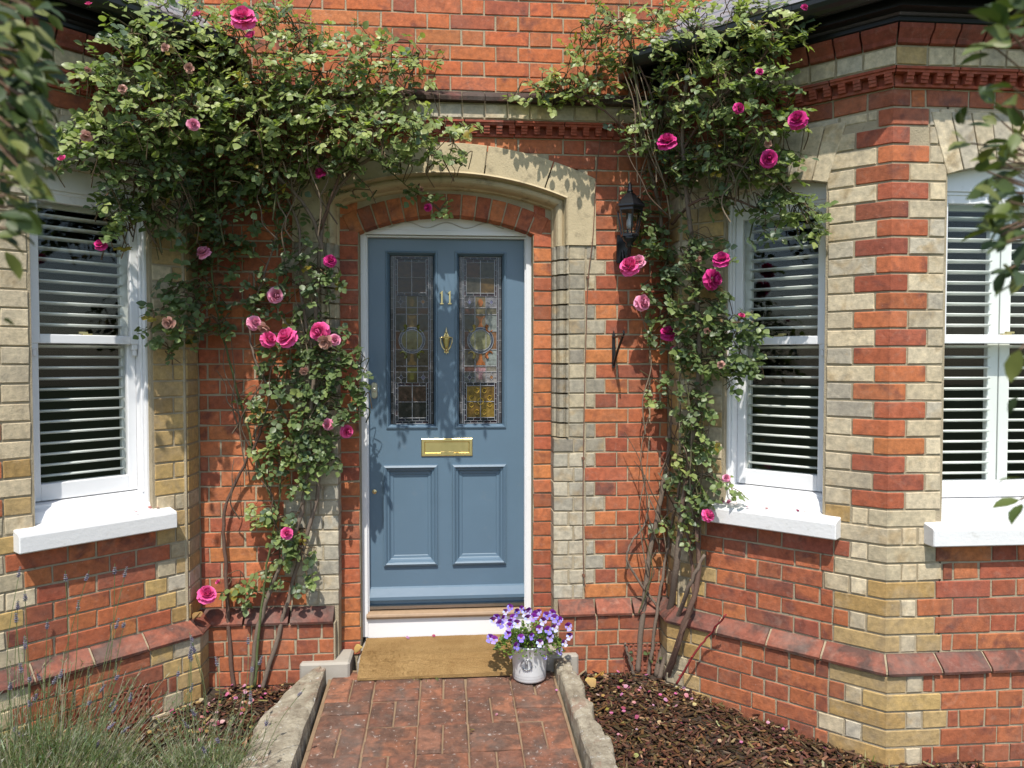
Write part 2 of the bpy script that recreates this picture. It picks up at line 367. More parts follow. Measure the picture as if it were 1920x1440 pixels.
def fill(wall, face, u0, u1, k, phase, colf, kind='red', d=0, clip=None, z0=None, z1=None, headers=False, back=-.045):
    z0 = cz(k) if z0 is None else z0; z1 = cz(k + 1) if z1 is None else z1
    p = S_ + H_; a = bond(k, phase); edges = []
    n0 = int((u0 - a) / p) - 2
    for n in range(n0, n0 + int((u1 - u0) / p) + 6):
        if headers:
            edges += [a + n * p + q * H_ for q in range(3)]
        else: edges += [a + n * p, a + n * p + S_]
    edges = sorted(e for e in edges if u0 + .035 < e < u1 - .035); edges = [u0] + edges + [u1]
    for e0, e1 in zip(edges[:-1], edges[1:]):
        segs = [(e0, e1)]
        if clip:
            c0, c1 = clip; segs = [s for s in ((e0, min(e1, c0)), (max(e0, c1), e1)) if s[1] - s[0] > .02]
        for s0, s1 in segs: put(wall, face, s0, s1, z0, z1, colf(), kind, d, back)

# --- wall cores (mortar) ---
def core(name, parts):
    m = MB()
    for f in parts: f(m)
    return m.build(name, M_MORT, house)
ZB = -.55
main_wall = core('wall', [
    lambda m: m.box((-1.3, .005, ZB), (-.542, .3, 1.132)), lambda m: m.box((.542, .005, ZB), (1.2, .3, 1.132)), lambda m: m.box((-1.3, .005, 1.132), (-.609, .3, 2.1)), lambda m: m.box((.609, .005, 1.132), (1.2, .3, 2.1)), lambda m: m.box((-.609, .072, 1.132), (-.545, .3, 2.1)), lambda m: m.box((.545, .072, 1.132), (.609, .3, 2.1)),
    lambda m: m.box((-3.3, .005, 2.5), (3.3, .3, 4.6)), lambda m: m.box((-1.3, .005, 2.1), (-.66, .3, 2.5)), lambda m: m.box((.66, .005, 2.1), (1.2, .3, 2.5)),
    lambda m: m.box((-1.25, -.045, ZB), (-.552, .007, .235)), lambda m: m.box((.552, -.045, ZB), (1.2, .007, .235)),
    lambda m: m.box((-.552, .117, ZB), (-.446, .4, 2.3)), lambda m: m.box((.446, .117, ZB), (.552, .4, 2.3))])
def bay_core(name, f, u0, u1, uc, front, fu, ret, outline, side):
    m = MB(); T = -.13
    f.box(m, 0, u0 + .007, ZB, 2.86, -.005, T); f.box(m, u1 - .007, uc, ZB, 2.86, -.005, T)
    f.box(m, u0, u1, ZB, .80, -.005, T); f.box(m, u0, u1, 2.40, 2.86, -.005, T)
    ret.box(m, -.1, .17, ZB, 2.86, -.005, T)
    front.box(m, -.0, fu[0] + .007, ZB, 2.86, -.005, T)
    if fu[1] > fu[0]:
        front.box(m, fu[1] - .007, fu[2], ZB, 2.86, -.005, T); front.box(m, fu[0], fu[1], ZB, .80, -.005, T); front.box(m, fu[0], fu[1], 2.40, 2.86, -.005, T)
    sweep(m, outline, side, [(-.02, ZB), (.045, ZB), (.045, .235), (.054, .243), (.05, .255), (-.004, .302), (-.02, .302)])
    return m.build(name, M_MORT, house)
WL, WR, WF = (.16, .65), (.235, .708), (.233, .96)
wall_l = bay_core('bay_wall', FL, *WL, LC, FLF, (1.46, 0, 0), FLR, OUT_L, SIDE_L)
wall_r = bay_core('bay_wall', FR, *WR, RC, FRF, (*WF, 1.49), FRR, OUT_R, SIDE_R)

# --- main wall bricks ---
EDGE = {0: .80, 1: .75, 2: .695, 3: .75}
R_OUT, CZ_OUT = 1.79, 2.605 - 1.79
def stone_x(z):
    if z < 2.443: return .735
    if z > 2.60: return 0
    return max(0, math.sqrt(max(0, R_OUT ** 2 - (z - CZ_OUT) ** 2)) - .03)
for k in range(-7, 30):
    zm = cz(k) + .5 * CH
    if k == -1: continue
    if k < -1:
        fill(main_wall, FM, -1.206, -.556, k, .1 + (k % 3) * .07, red_dark, d=.05, headers=True, back=.0); fill(main_wall, FM, .556, 1.13, k, .02 + (k % 3) * .06, red_dark, d=.05, headers=True, back=.0)
        continue
    if k < 24:
        e = EDGE[(22 - k) % 4]
        for sgn in (-1, 1):
            cut = .615 if k % 2 else .64
            for a, b in ((.535 if k < 11 else .61, cut if k < 11 else .61), (cut if k < 11 else .612, e if e < .7 else .70), (.70, e)):
                if b - a < .03: continue
                deep = .15
                if sgn > 0: put(main_wall, FM, a, b, cz(k), cz(k + 1), yel_soot(k), 'yellow', back=-.13)
                else: put(main_wall, FM, -b, -a, cz(k), cz(k + 1), yel_soot(k), 'yellow', back=-.13)
        fill(main_wall, FM, e, 1.13, k, .695, red); fill(main_wall, FM, -1.206, -e, k, .695, red)
    else:
        x = stone_x(zm)
        if x > 0: fill(main_wall, FM, -1.206, -x, k, .695, red); fill(main_wall, FM, x, 1.13, k, .695, red)
        else: fill(main_wall, FM, -1.206, 1.13, k, .695, red)
fill(main_wall, FM, -1.206, 1.13, 30, .695, red, z0=2.56)
for k in range(34, 46): fill(main_wall, FM, -2.7, 2.9, k, .695, lambda: red() if random.random() < .45 else (*[v * random.uniform(.95, 1.08) for v in (.50, .145, .055)], random.random()))
# inner order: red jambs behind the yellow ones
for k in range(-4, 28):
    for s in (-1, 1):
        a, b = sorted((s * .444, s * .552))
        fj = Face(0, .11 if k < 25 else .1145, 1, 0, 0, -1); put(main_wall, fj, a, b, cz(k), cz(k + 1), red(), 'red', back=-.17)

# --- canted faces ---
def canted(wall, f, uc, win, fr, other_ret, L):
    a0, a1 = win
    for k in range(-7, 31):
        if k == -1: continue
        z0 = cz(k); d = .05 if k < -1 else 0
        ex = .0207 if k < -1 else 0       # the projecting plinth runs on round the corner
        deep = 1 if k < 8 else (.35 if k < 11 else .0)
        if L: deepq = .8 if k < 18 else .5
        else: deepq = .85
        if k == 30:
            fill(wall, f, 0, uc - .1, k, .05, red_dark); wrap(wall, f, uc - .1, uc, fr, .075, z0, cz(k + 1), red_dark(), 'red'); continue
        # return quoin
        if k < 8 or k >= 29:
            w = (.09, .155, .21, .155)[k % 4]
        else: w = a0
        half = .1 if k % 2 else .155
        if k < 8 or True:
            first = .105 if w > .16 else (w if k % 2 == 0 else w * .42)
            wrap(wall, other_ret, 0, .155, f, first, z0, cz(k + 1), yel(deepq), 'yellow', d)
            if w > .16: put(wall, f, .105, w, z0, cz(k + 1), yel(deepq * .6), 'yellow', d, back=-.1)
            elif k % 2: put(wall, f, w * .42, w, z0, cz(k + 1), yel(deepq), 'yellow', d, back=-.1)
        # outer quoin
        if k < 8:
            if k % 2 == 0:
                s = uc - .21; wrap(wall, f, s, uc, fr, .065, z0, cz(k + 1), yel(.9), 'yellow', d); we = s
            else:
                s = uc - .075; wrap(wall, f, s, uc, fr, .215, z0, cz(k + 1), yel(.9), 'yellow', d); put(wall, f, s - .07, s, z0, cz(k + 1), yel(.0), 'yellow', d); we = s - .07
                if k % 4 == 3: put(wall, f, we - .11, we, z0, cz(k + 1), yel(.1), 'yellow', d); we -= .11
            if k in (6, 7):              # the stone sill takes the middle
                fill(wall, f, w, a0 - .07, k, .02, lambda: yel(.5), 'yellow'); fill(wall, f, a1 + .07, we, k, .02, lambda: yel(.5), 'yellow')
            else: fill(wall, f, w, we, k, .02, red if k >= 0 else red_dark, d=d, headers=(k < -1 and k % 2 == 0))
        elif k < 29:
            q0 = a1 + max(0, .326 * (cz(k) - 2.292)) - (.006 if k > 25 else 0)
            if k % 2: wrap(wall, f, uc - .06, uc, fr, .16, z0, cz(k + 1), red(), 'red'); put(wall, f, q0, uc - .06, z0, cz(k + 1), yel(deep), 'yellow', back=-.1)
            else: wrap(wall, f, uc - .145, uc, fr, .075, z0, cz(k + 1), red(), 'red'); put(wall, f, q0, uc - .145, z0, cz(k + 1), yel(deep), 'yellow', back=-.1)
        else:
            wrap(wall, f, uc - .06, uc, fr, .155, z0, cz(k + 1), red(), 'red'); put(wall, f, w, a0, z0, cz(k + 1), yel(0), 'yellow')
            fill(wall, f, a0, uc - .06, k, .02, lambda: yel(0), 'yellow', z0=2.515)
canted(wall_l, FL, LC, WL, FLF, FLR, True)
canted(wall_r, FR, RC, WR, FRF, FRR, False)
def front(wall, f, win, end):
    a0, a1 = win
    for k in range(-7, 31):
        if k == -1: continue
        z0 = cz(k); z1 = cz(k + 1); d = .05 if k < -1 else 0; deep = 1 if k < 8 else .0
        if k == 30: put(wall, f, .075, .14, z0, z1, (.46, .14, .05, .3), 'red'); fill(wall, f, .14, end, k, .1, red_dark); continue
        if k < 8:
            if k % 2 == 0:
                put(wall, f, .065, .135, z0, z1, yel(0), 'yellow', d); s = .135
                if k % 4 == 0: put(wall, f, .135, .245, z0, z1, yel(.2), 'yellow', d); s = .245
            else: s = .215
            if k in (6, 7):
                if s < a0 - .085: fill(wall, f, s, a0 - .055, k, .02, lambda: yel(.3), 'yellow')
                continue
            fill(wall, f, s, end, k, .07, red if k >= 0 else red_dark, d=d, headers=(k < -1 and k % 2 == 0))
        elif k < 29:
            s = (.16 if k % 2 else .075) if k < 28 else .155
            e = a0 - max(0, .326 * (cz(k) - 2.292)) + (.006 if k > 25 else 0)
            put(wall, f, s, e, z0, z1, yel(.0), 'yellow', back=-.1)
            if a1 > a0: fill(wall, f, a1, end, k, .1, red)
        else:
            put(wall, f, .155, .2, z0, z1, yel(0), 'yellow'); fill(wall, f, .2, end, k, .1, lambda: yel(0), 'yellow', z0=2.515)
front(wall_r, FRF, WF, 1.49)
for k in range(-7, 31):
    if k != -1: fill(wall_l, FLF, .23, 1.3, k, .1, red, d=.05 if k < -1 else 0)

# --- plinth: chamfered bricks ---
def chamfer(wall, f, u0, u1, m0=0, m1=0):
    n = max(1, round((u1 - u0) / .225)); L = (u1 - u0) / n
    for i in range(n):
        a = u0 + i * L + .0055; b = u0 + (i + 1) * L - .0055; z0, z1 = .238, .306
        ea = m0 if i == 0 else 0; eb = m1 if i == n - 1 else 0
        prof = [(.062, z0), (.066, z0 + .012), (.058, z0 + .024), (.004, z1), (-.02, z1), (-.02, z0)]
        m = MB(); va = [f.pt(a - ea * d, z, d) for d, z in prof]; vb = [f.pt(b + eb * d, z, d) for d, z in prof]; q = len(prof)
        c = random.choice([(.30, .105, .066), (.25, .088, .058), (.20, .076, .056)])
        m.add(va + vb, [tuple(range(q)), tuple(range(2 * q - 1, q - 1, -1))] + [(j, (j + 1) % q, (j + 1) % q + q, j + q) for j in range(q)], (*c, random.random()))
        m.build('plinth_brick', M_PLI, wall)
T22 = math.tan(R(22.5))
chamfer(main_wall, FM, -1.206, -.556); chamfer(main_wall, FM, .556, 1.13)
chamfer(wall_l, FL, 0, LC, T22, T22); chamfer(wall_r, FR, 0, RC, T22, T22); chamfer(wall_r, FRF, 0, 1.49, T22, 0); chamfer(wall_l, FLF, 0, 1.3, T22, 0)
chamfer(wall_l, FLR, 0, .155, 0, T22); chamfer(wall_r, FRR, 0, .155, 0, T22)

# --- string courses: dentil bricks, yellow headers, capping bricks ---
def string(wall, f, u0, u1, m0, m1, cap):
    n = max(1, round((u1 - u0) / .235)); L = (u1 - u0) / n
    for i in range(n):
        a = u0 + i * L + .0025; b = u0 + (i + 1) * L - .0025; m = MB(); tc = random.uniform(.9, 1.1); col = (.36 * tc, .09 * tc, .052 * tc, random.random())
        xa = lambda d: a - (m0 * d if i == 0 else 0); xb = lambda d: b + (m1 * d if i == n - 1 else 0)
        def slab(z0, z1, d0, d1): m.hexa([f.pt(xa(d0), z0, d0), f.pt(xb(d0), z0, d0), f.pt(xb(d1), z0, d1), f.pt(xa(d1), z0, d1), f.pt(xa(d0), z1, d0), f.pt(xb(d0), z1, d0), f.pt(xb(d1), z1, d1), f.pt(xa(d1), z1, d1)], col)
        slab(2.637, 2.707, -.03, .001); slab(2.637, 2.648, .001, .014); slab(2.686, 2.697, .001, .042); slab(2.697, 2.707, .001, .050)
        q = L / 4
        for j in range(4):
            ua = a + j * q + q * .5; 
            for s in range(3):
                zz = 2.648 + s * .0127; dd = .030 + .005 * s
                f.box(m, ua, ua + q * .47, zz, zz + .0127, .0005, dd, col)
        m.build('dentil_brick', M_RED, wall)
    n = max(1, round((u1 - u0) / .113)); L = (u1 - u0) / n
    for i in range(n):
        a = u0 + i * L - (m0 * .052 if i == 0 else 0); b = u0 + (i + 1) * L + (m1 * .052 if i == n - 1 else 0)
        put(wall, f, a, b, 2.71, 2.785, yel(.05), 'yellow', d=.052, back=-.0)
    n = max(1, round((u1 - u0) / .113)); L = (u1 - u0) / n
    for i in range(n):
        m = MB(); z0, z1 = 2.789, 2.857
        if cap == 'bay': prof = [(.050, z0), (.062, z0 + .004), (.066, z0 + .02), (.092, z0 + .05), (.095, z1), (-.03, z1), (-.03, z0)]; c = random.choice([(.30, .08, .05), (.26, .07, .048)])
        else: prof = [(.085, z0), (.088, z0 + .018), (.075, z0 + .03), (.002, z1), (-.03, z1), (-.03, z0)]; c = (.060, .040, .032)
        gp_ = .004 if cap == 'bay' else .0018; a = u0 + i * L + gp_; b = u0 + (i + 1) * L - gp_; q = len(prof)
        va = [f.pt(a - (m0 * d if i == 0 else 0), z, d) for d, z in prof]; vb = [f.pt(b + (m1 * d if i == n - 1 else 0), z, d) for d, z in prof]
        m.add(va + vb, [tuple(range(q)), tuple(range(2 * q - 1, q - 1, -1))] + [(j, (j + 1) % q, (j + 1) % q + q, j + q) for j in range(q)], (*c, random.random()))
        m.build('capping_brick', M_RED, wall)
string(main_wall, FM, -1.15, 1.08, 0, 0, 'main')
string(wall_l, FL, 0, LC, T22, T22, 'bay'); string(wall_r, FR, 0, RC, T22, T22, 'bay'); string(wall_r, FRF, 0, 1.0, T22, 0, 'bay'); string(wall_l, FLF, 0, .7, T22, 0, 'bay')
m = MB(); sweep(m, OUT_R, SIDE_R, [(-.02, 2.71), (.044, 2.71), (.044, 2.855), (-.02, 2.855)]); sweep(m, OUT_L, SIDE_L, [(-.02, 2.71), (.044, 2.71), (.044, 2.855), (-.02, 2.855)])
m.box((-1.1, -.044, 2.71), (1.05, .02, 2.80)); m.build('string_course_bed', M_MORT, house)

# --- stone arch over the door ---
R1, Z1 = 1.638, 2.464 - 1.638
arch = tag(empty('stone_arch', (0, 0, 0), house), None)
def ang(x, r): return math.asin(x / r)
a_corner = ang(.608, R1)
cuts = [-a_corner * .80, -.135, .115, a_corner * .80]
def block(a, b):
    n = 10; poly = []
    for i in range(n + 1): t = a + (b - a) * i / n; poly.append((R1 * math.sin(t), -.006, Z1 + R1 * math.cos(t)))
    for i in range(n, -1, -1): t = a + (b - a) * i / n; poly.append((R_OUT * math.sin(t), -.006, CZ_OUT + R_OUT * math.cos(t)))
    m = MB(); m.prism(poly, (0, .12, 0)); return m.build('stone_block', M_STONE, arch, bevel=.002)
for a, b in zip(cuts[:-1], cuts[1:]): block(a + .0018, b - .0018)
for s in (-1, 1):
    t = cuts[3] + .0018; poly = [(s * .600, -.006, 2.107), (s * .752, -.006, 2.107), (s * .748, -.006, CZ_OUT + math.sqrt(R_OUT ** 2 - .748 ** 2))]
    a1 = ang(.748, R_OUT)
    for i in range(1, 9): q = a1 + (t - a1) * i / 8; poly.append((s * R_OUT * math.sin(q), -.006, CZ_OUT + R_OUT * math.cos(q)))
    for i in range(0, 6): q = t + (a_corner - t) * i / 5; poly.append((s * R1 * math.sin(q), -.006, Z1 + R1 * math.cos(q)))
    m = MB(); m.prism(poly, (0, .12, 0)); m.build('stone_block', M_STONE, arch, bevel=.002)
# moulding: profile (towards the opening, depth) swept down one side, over and down the other
def mould_sweep(mb, path, prof):
    pts = [Vector((x, z)) for x, z in path]; n = len(pts); rings = []
    for i in range(n):
        t0 = (pts[i] - pts[max(i - 1, 0)]); t1 = (pts[min(i + 1, n - 1)] - pts[i])
        ns = [Vector((t.y, -t.x)).normalized() for t in (t0, t1) if t.length > 1e-6]
        m_ = sum(ns, Vector((0, 0))).normalized(); k = 1 / max(.3, m_.dot(ns[0]))
        rings.append([(pts[i].x + m_.x * o * k, y, pts[i].y + m_.y * o * k) for o, y in prof])
    q = len(prof); vs = [v for r in rings for v in r]
    fs = [(i * q + j, i * q + (j + 1) % q, (i + 1) * q + (j + 1) % q, (i + 1) * q + j) for i in range(n - 1) for j in range(q)] + [tuple(range(q)), tuple(range(n * q - 1, (n - 1) * q - 1, -1))]
    mb.add(vs, fs)
pathm = [(-.606, 2.107)] + [(-.606, 2.107 + (2.345 - 2.107) * i / 4) for i in range(1, 4)] + [(R1 * math.sin(-a_corner + 2 * a_corner * i / 40), Z1 + R1 * math.cos(-a_corner + 2 * a_corner * i / 40)) for i in range(41)] + [(.606, 2.345 - (2.345 - 2.107) * i / 4) for i in range(1, 4)] + [(.606, 2.107)]
prof = [(-.001, -.010), (.008, -.016), (.012, .02), (.016, .034), (.024, .024), (.034, .020), (.044, .026), (.052, .040), (.056, .056), (.060, .085), (.066, .092), (.070, .12), (-.001, .12)]
m = MB(); mould_sweep(m, pathm, prof); m.build('arch_moulding', M_STONE, arch)
# moulded yellow jamb bricks under the stone (nib), right and left
for s in (-1, 1):
    for k in range(11, 24):
        m = MB(); z0, z1 = cz(k) + .005, cz(k + 1) - .005; a, b = .538, .612
        pr = [(a, .11), (a, .065), (a + .008, .052), (a + .018, .05), (a + .022, .03), (a + .032, .012), (a + .048, .004), (a + .058, .012), (a + .064, -.006), (b, -.012), (b, .11)]
        poly = [(s * x, y, z0) for x, y in pr]; c = yel_soot(k); m.prism(poly, (0, 0, z1 - z0), c); m.build('moulded_brick', M_YEL, main_wall)
# brick arch of the inner order
RI, ZI = 1.12, 2.27 - 1.12
NV = 14; am = ang(.444, RI); av = ang(.484, RI)
for i in range(NV):
    a = -av + 2 * av * i / NV + .0032; b = -av + 2 * av * (i + 1) / NV - .0032; m = MB(); j = random.uniform(-.001, .001)
    q = [(r * math.sin(t), .11 + j, ZI + r * math.cos(t)) for r, t in ((RI, a), (RI, b), (RI + .108, b), (RI + .108, a))]
    m.prism(q, (0, .18, 0), red()); m.build('arch_brick', M_RED, arch, bevel=.003)
m = MB()
for i in range(24):
    a = -.46 + .92 * i / 24; b = -.46 + .92 * (i + 1) / 24
    q = [(r * math.sin(t), .116, ZI + r * math.cos(t)) for r, t in ((RI + .003, a), (RI + .003, b), (RI + .30, b), (RI + .30, a))]
    m.prism(q, (0, .17, 0))
m.build('arch_mortar', M_MORT, arch)

# --- door frame and door ---
fr = MB(); FY = .205
def fbox(x0, x1, z0, z1, y0=FY, y1=.33): fr.box((x0, y0, z0), (x1, y1, z1))
for s in (-1, 1):
    a, b = sorted((s * .418, s * .446)); fbox(a, b, .07, 2.215); a, b = sorted((s * .412, s * .430)); fr.box((a, FY + .018, .09), (b, .345, 2.19))
poly = [(-.444, FY, 2.182), (.444, FY, 2.182)] + [(RI * math.sin(am - 2 * am * i / 24), FY, ZI + RI * math.cos(am - 2 * am * i / 24) + .006) for i in range(25)]
fr.prism([(x, y + .004, z) for x, y, z in poly], (0, .1, 0)); fr.box((-.432, FY - .003, 2.182), (.432, FY + .12, 2.206)); fr.box((-.43, FY + .02, 2.172), (.43, .345, 2.184))
dframe = fr.build('door_frame', M_WHITE, house, bevel=.002)
wv = MB(); pts = [(-.30 + .6 * i / 60, FY - .0005, 2.234 - .014 * math.cos((-.30 + .6 * i / 60) * 2 * math.pi / .205) * -1) for i in range(61)]
wv.tube(pts, .0028, 5); o = wv.build('carved_wave', simple('groove_shade', (.50, .49, .48), .6, .05, 6, 0), dframe)  # grey bead for the carved line, groove shade put into its colour
door = empty('door', (0, 0, 0), house)
DY = .262                                # door face
d = MB(); X_L, X_R, ZD0, ZD1 = -.417, .417, .205, 2.178
GL, GR = (-.31, -.061), (.055, .305); GZ = (1.176, 2.094); PL, PR = (-.335, -.054), (.03, .313); PZ_ = (.433, .967)
def db(x0, x1, z0, z1, y0=DY, y1=DY + .044): d.box((x0, y0, z0), (x1, y1, z1))
db(X_L, GL[0], GZ[0], GZ[1]); db(GL[1], GR[0], GZ[0], GZ[1]); db(GR[1], X_R, GZ[0], GZ[1]); db(X_L, X_R, GZ[1], ZD1); db(X_L, X_R, PZ_[1], GZ[0])
db(X_L, PL[0], PZ_[0], PZ_[1]); db(PL[1], PR[0], PZ_[0], PZ_[1]); db(PR[1], X_R, PZ_[0], PZ_[1]); db(X_L, X_R, ZD0, PZ_[0])
leaf = d.build('door_leaf', M_BLUE, door)
def rect_sweep(mb, x0, x1, z0, z1, prof):       # prof: (inset, y) rings round a rectangle
    rings = [[(x0 + o, y, z0 + o), (x1 - o, y, z0 + o), (x1 - o, y, z1 - o), (x0 + o, y, z1 - o)] for o, y in prof]
    vs = [v for r in rings for v in r]; mb.add(vs, [(r * 4 + i, r * 4 + (i + 1) % 4, r * 4 + 4 + (i + 1) % 4, r * 4 + 4 + i) for r in range(len(prof) - 1) for i in range(4)])
for (a, b) in (GL, GR):
    m = MB(); rect_sweep(m, a - .012, b + .012, GZ[0] - .012, GZ[1] + .012, [(0, DY), (.002, DY - .007), (.009, DY - .009), (.013, DY - .004), (.016, DY + .004), (.020, DY + .012), (.022, DY + .024)]); m.build('glazing_bead', M_BLUE, door)
for (a, b) in (PL, PR):
    m = MB(); rect_sweep(m, a - .004, b + .004, PZ_[0] - .004, PZ_[1] + .004, [(0, DY + .002), (.002, DY - .014), (.012, DY - .019), (.019, DY - .012), (.022, DY - .006), (.030, DY - .003), (.036, DY + .006), (.040, DY + .010), (.052, DY + .012), (.056, DY + .016)])
    m.build('panel_moulding', M_BLUE, door)
    m = MB(); m.box((a + .02, DY + .0155, PZ_[0] + .02), (b - .02, DY + .03, PZ_[1] - .02)); m.build('panel', M_BLUE, door)
m = MB(); m.prism([(X_L + .004, DY, .318), (X_L + .004, DY - .012, .312), (X_L + .004, DY - .034, .272), (X_L + .004, DY - .034, .255), (X_L + .004, DY, .250)], (X_R - X_L - .008, 0, 0)); m.build('weather_bar', M_BLUE, door)
m = MB(); m.prism([(-.425, .345, .205), (-.425, .215, .199), (-.425, .195, .190), (-.425, .190, .178), (-.425, .197, .165), (-.425, .345, .165)], (.85, 0, 0)); m.build('threshold', M_OAK, dframe, bevel=.002)
m = MB(); m.box((-.42, .228, .208), (.42, .255, .224)); m.build('threshold_strip', M_CHROME, dframe)
m = MB(); m.box((-.43, .212, .0), (.43, .345, .166)); m.build('riser_board', M_WHITE, dframe)
m = MB(); m.box((-.45, .345, -.1), (.45, .36, 2.4)); m.build('draught_backing', M_DARKIN, dframe)
# leaded lights
def light(x0, x1, seed, lit):  # right panes take sunlit colours, left panes have shade painted in
    rnd = random.Random(seed); W = x1 - x0; Z0, Z1_ = GZ; Hh = Z1_ - Z0; gy = DY + .024
    U = lambda u: x0 + .013 + (W - .026) * u; V = lambda v: Z0 + .013 + (Hh - .026) * (1 - v)   # v from the top
    lead = MB(); k_ = lit
    def pane(u0, u1, v0, v1, c, off=0):
        m = MB(); m.box((U(u0), gy + off, V(v1)), (U(u1), gy + .006, V(v0)), (*c, rnd.random())); m.build('glass_pane', M_STAIN, door)
    def lb(u0, v0, u1, v1, w=.0032):
        p, q = Vector((U(u0), gy - .0015, V(v0))), Vector((U(u1), gy - .0015, V(v1))); lead.tube([p, q], w * .78, 5)
    S1 = .045; S2 = .10
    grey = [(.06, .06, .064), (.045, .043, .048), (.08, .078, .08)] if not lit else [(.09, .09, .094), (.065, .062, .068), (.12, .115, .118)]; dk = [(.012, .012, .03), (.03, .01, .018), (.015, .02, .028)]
    n = 16
    for i in range(n):                   # outer pale strips left and right
        for u in (0, 1 - S1 - .02): pane(u, u + S1 + .02, i / n, (i + 1) / n, rnd.choice(grey)); lb(u, i / n, u + S1 + .02, i / n, .002)
    for u in (S1 + .02, 1 - S1 - .02): lb(u, 0, u, 1)
    n = 12
    for i in range(n):
        for u in (S1 + .02, 1 - S2 - .005): pane(u, u + .04, i / n, (i + 1) / n, rnd.choice(dk)); lb(u, i / n, u + .04, i / n, .002)
    A, B = .105, .895
    for u in (A, B): lb(u, 0, u, 1)
    ends = [0, .018, .036]
    for v in (.0, .016, .984, 1): lb(A, v, B, v)
    for (v0, v1) in ((0, .016), (.984, 1)):
        for i in range(5): pane(A + (B - A) * i / 5, A + (B - A) * (i + 1) / 5, v0, v1, rnd.choice(dk)); lb(A + (B - A) * i / 5, v0, A + (B - A) * i / 5, v1, .002)
    def quad(v0, v1, cols):
        for i in range(7):
            for u in (A, B - .055): pane(u, u + .055, v0 + (v1 - v0) * i / 7, v0 + (v1 - v0) * (i + 1) / 7, rnd.choice(dk)); lb(u, v0 + (v1 - v0) * i / 7, u + .055, v0 + (v1 - v0) * i / 7, .002)
        a, b = A + .055, B - .055; um, vm = (a + b) / 2, (v0 + v1) / 2
        for (ua, ub) in ((a, um), (um, b)):
            for (va, vb) in ((v0 + .018, vm), (vm, v1 - .018)): pane(ua, ub, va, vb, rnd.choice(cols))
        for i in range(4):
            for (va, vb) in ((v0, v0 + .018), (v1 - .018, v1)): pane(a + (b - a) * i / 4, a + (b - a) * (i + 1) / 4, va, vb, rnd.choice(dk)); lb(a + (b - a) * i / 4, va, a + (b - a) * i / 4, vb, .002)
        for u in (a, um, b): lb(u, v0, u, v1)
        for v in (v0, v0 + .018, vm, v1 - .018, v1): lb(a, v, b, v)
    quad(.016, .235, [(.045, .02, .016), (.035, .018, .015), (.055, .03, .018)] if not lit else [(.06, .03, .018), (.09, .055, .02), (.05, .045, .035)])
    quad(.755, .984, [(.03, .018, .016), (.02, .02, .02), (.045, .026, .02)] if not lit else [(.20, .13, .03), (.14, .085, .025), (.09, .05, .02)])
    c1, c2 = A + (B - A) / 3, A + 2 * (B - A) / 3
    rows = [.235, .305, .345, .445, .555, .655, .690, .755]
    pal = [[(.10, .09, .10), (.13, .10, .03), (.11, .10, .11)], [(.06, .03, .03), (.10, .085, .03), (.09, .03, .025)], [(.03, .045, .055), (.15, .085, .03), (.035, .04, .05)],
           [(.10, .03, .02), (.07, .06, .03), (.13, .10, .09)], [(.025, .03, .035), (.07, .065, .03), (.035, .04, .03)], [(.03, .022, .025), (.12, .10, .02), (.05, .045, .04)], [(.055, .06, .065), (.10, .09, .02), (.09, .09, .095)]]
    pal = [[tuple(v * .5 for v in c) for c in r] for r in pal]
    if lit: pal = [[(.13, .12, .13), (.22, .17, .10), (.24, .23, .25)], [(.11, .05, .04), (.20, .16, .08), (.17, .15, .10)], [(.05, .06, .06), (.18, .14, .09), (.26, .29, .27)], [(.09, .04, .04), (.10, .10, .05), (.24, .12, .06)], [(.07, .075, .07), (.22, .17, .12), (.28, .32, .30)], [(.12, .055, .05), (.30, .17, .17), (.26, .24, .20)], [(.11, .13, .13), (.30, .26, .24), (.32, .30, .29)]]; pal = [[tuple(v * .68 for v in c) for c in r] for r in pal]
    for r_ in range(7):
        for ci, (ua, ub) in enumerate(((A, c1), (c1, c2), (c2, B))): pane(ua, ub, rows[r_], rows[r_ + 1], pal[r_][ci])
        lb(A, rows[r_], B, rows[r_])
    lb(A, rows[-1], B, rows[-1])
    for u in (c1, c2): lb(u, .235, u, .755)
    for r_ in (0, 6):                    # little diamonds
        for (ua, ub) in ((A, c1), (c2, B)):
            um, vm = (ua + ub) / 2, (rows[r_] + rows[r_ + 1]) / 2; du, dv = .055, .016
            m = MB(); m.prism([(U(um - du), gy - .0012, V(vm)), (U(um), gy - .0012, V(vm - dv)), (U(um + du), gy - .0012, V(vm)), (U(um), gy - .0012, V(vm + dv))], (0, .004, 0), (*rnd.choice([(.02, .025, .05), (.12, .12, .2), (.25, .12, .05)]), .5)); m.build('glass_pane', M_STAIN, door)
            for s0, s1 in (((um - du, vm), (um, vm - dv)), ((um, vm - dv), (um + du, vm)), ((um + du, vm), (um, vm + dv)), ((um, vm + dv), (um - du, vm))): lb(*s0, *s1, .002)
            lb(ua, vm, um - du, vm, .002); lb(um + du, vm, ub, vm, .002); lb(um, rows[r_], um, vm - dv, .002); lb(um, vm + dv, um, rows[r_ + 1], .002)
    # roundel
    cx, czz = U(.5), V(.5); r0 = (W - .026) * .255
    m = MB(); m.lathe([(r0, 0), (r0, .003), (.0001, .0035)], (cx, gy - .0002, czz), 28, (*((.10, .10, .045) if not lit else (.17, .17, .09)), .4), 'y'); m.build('glass_pane', M_STAIN, door)
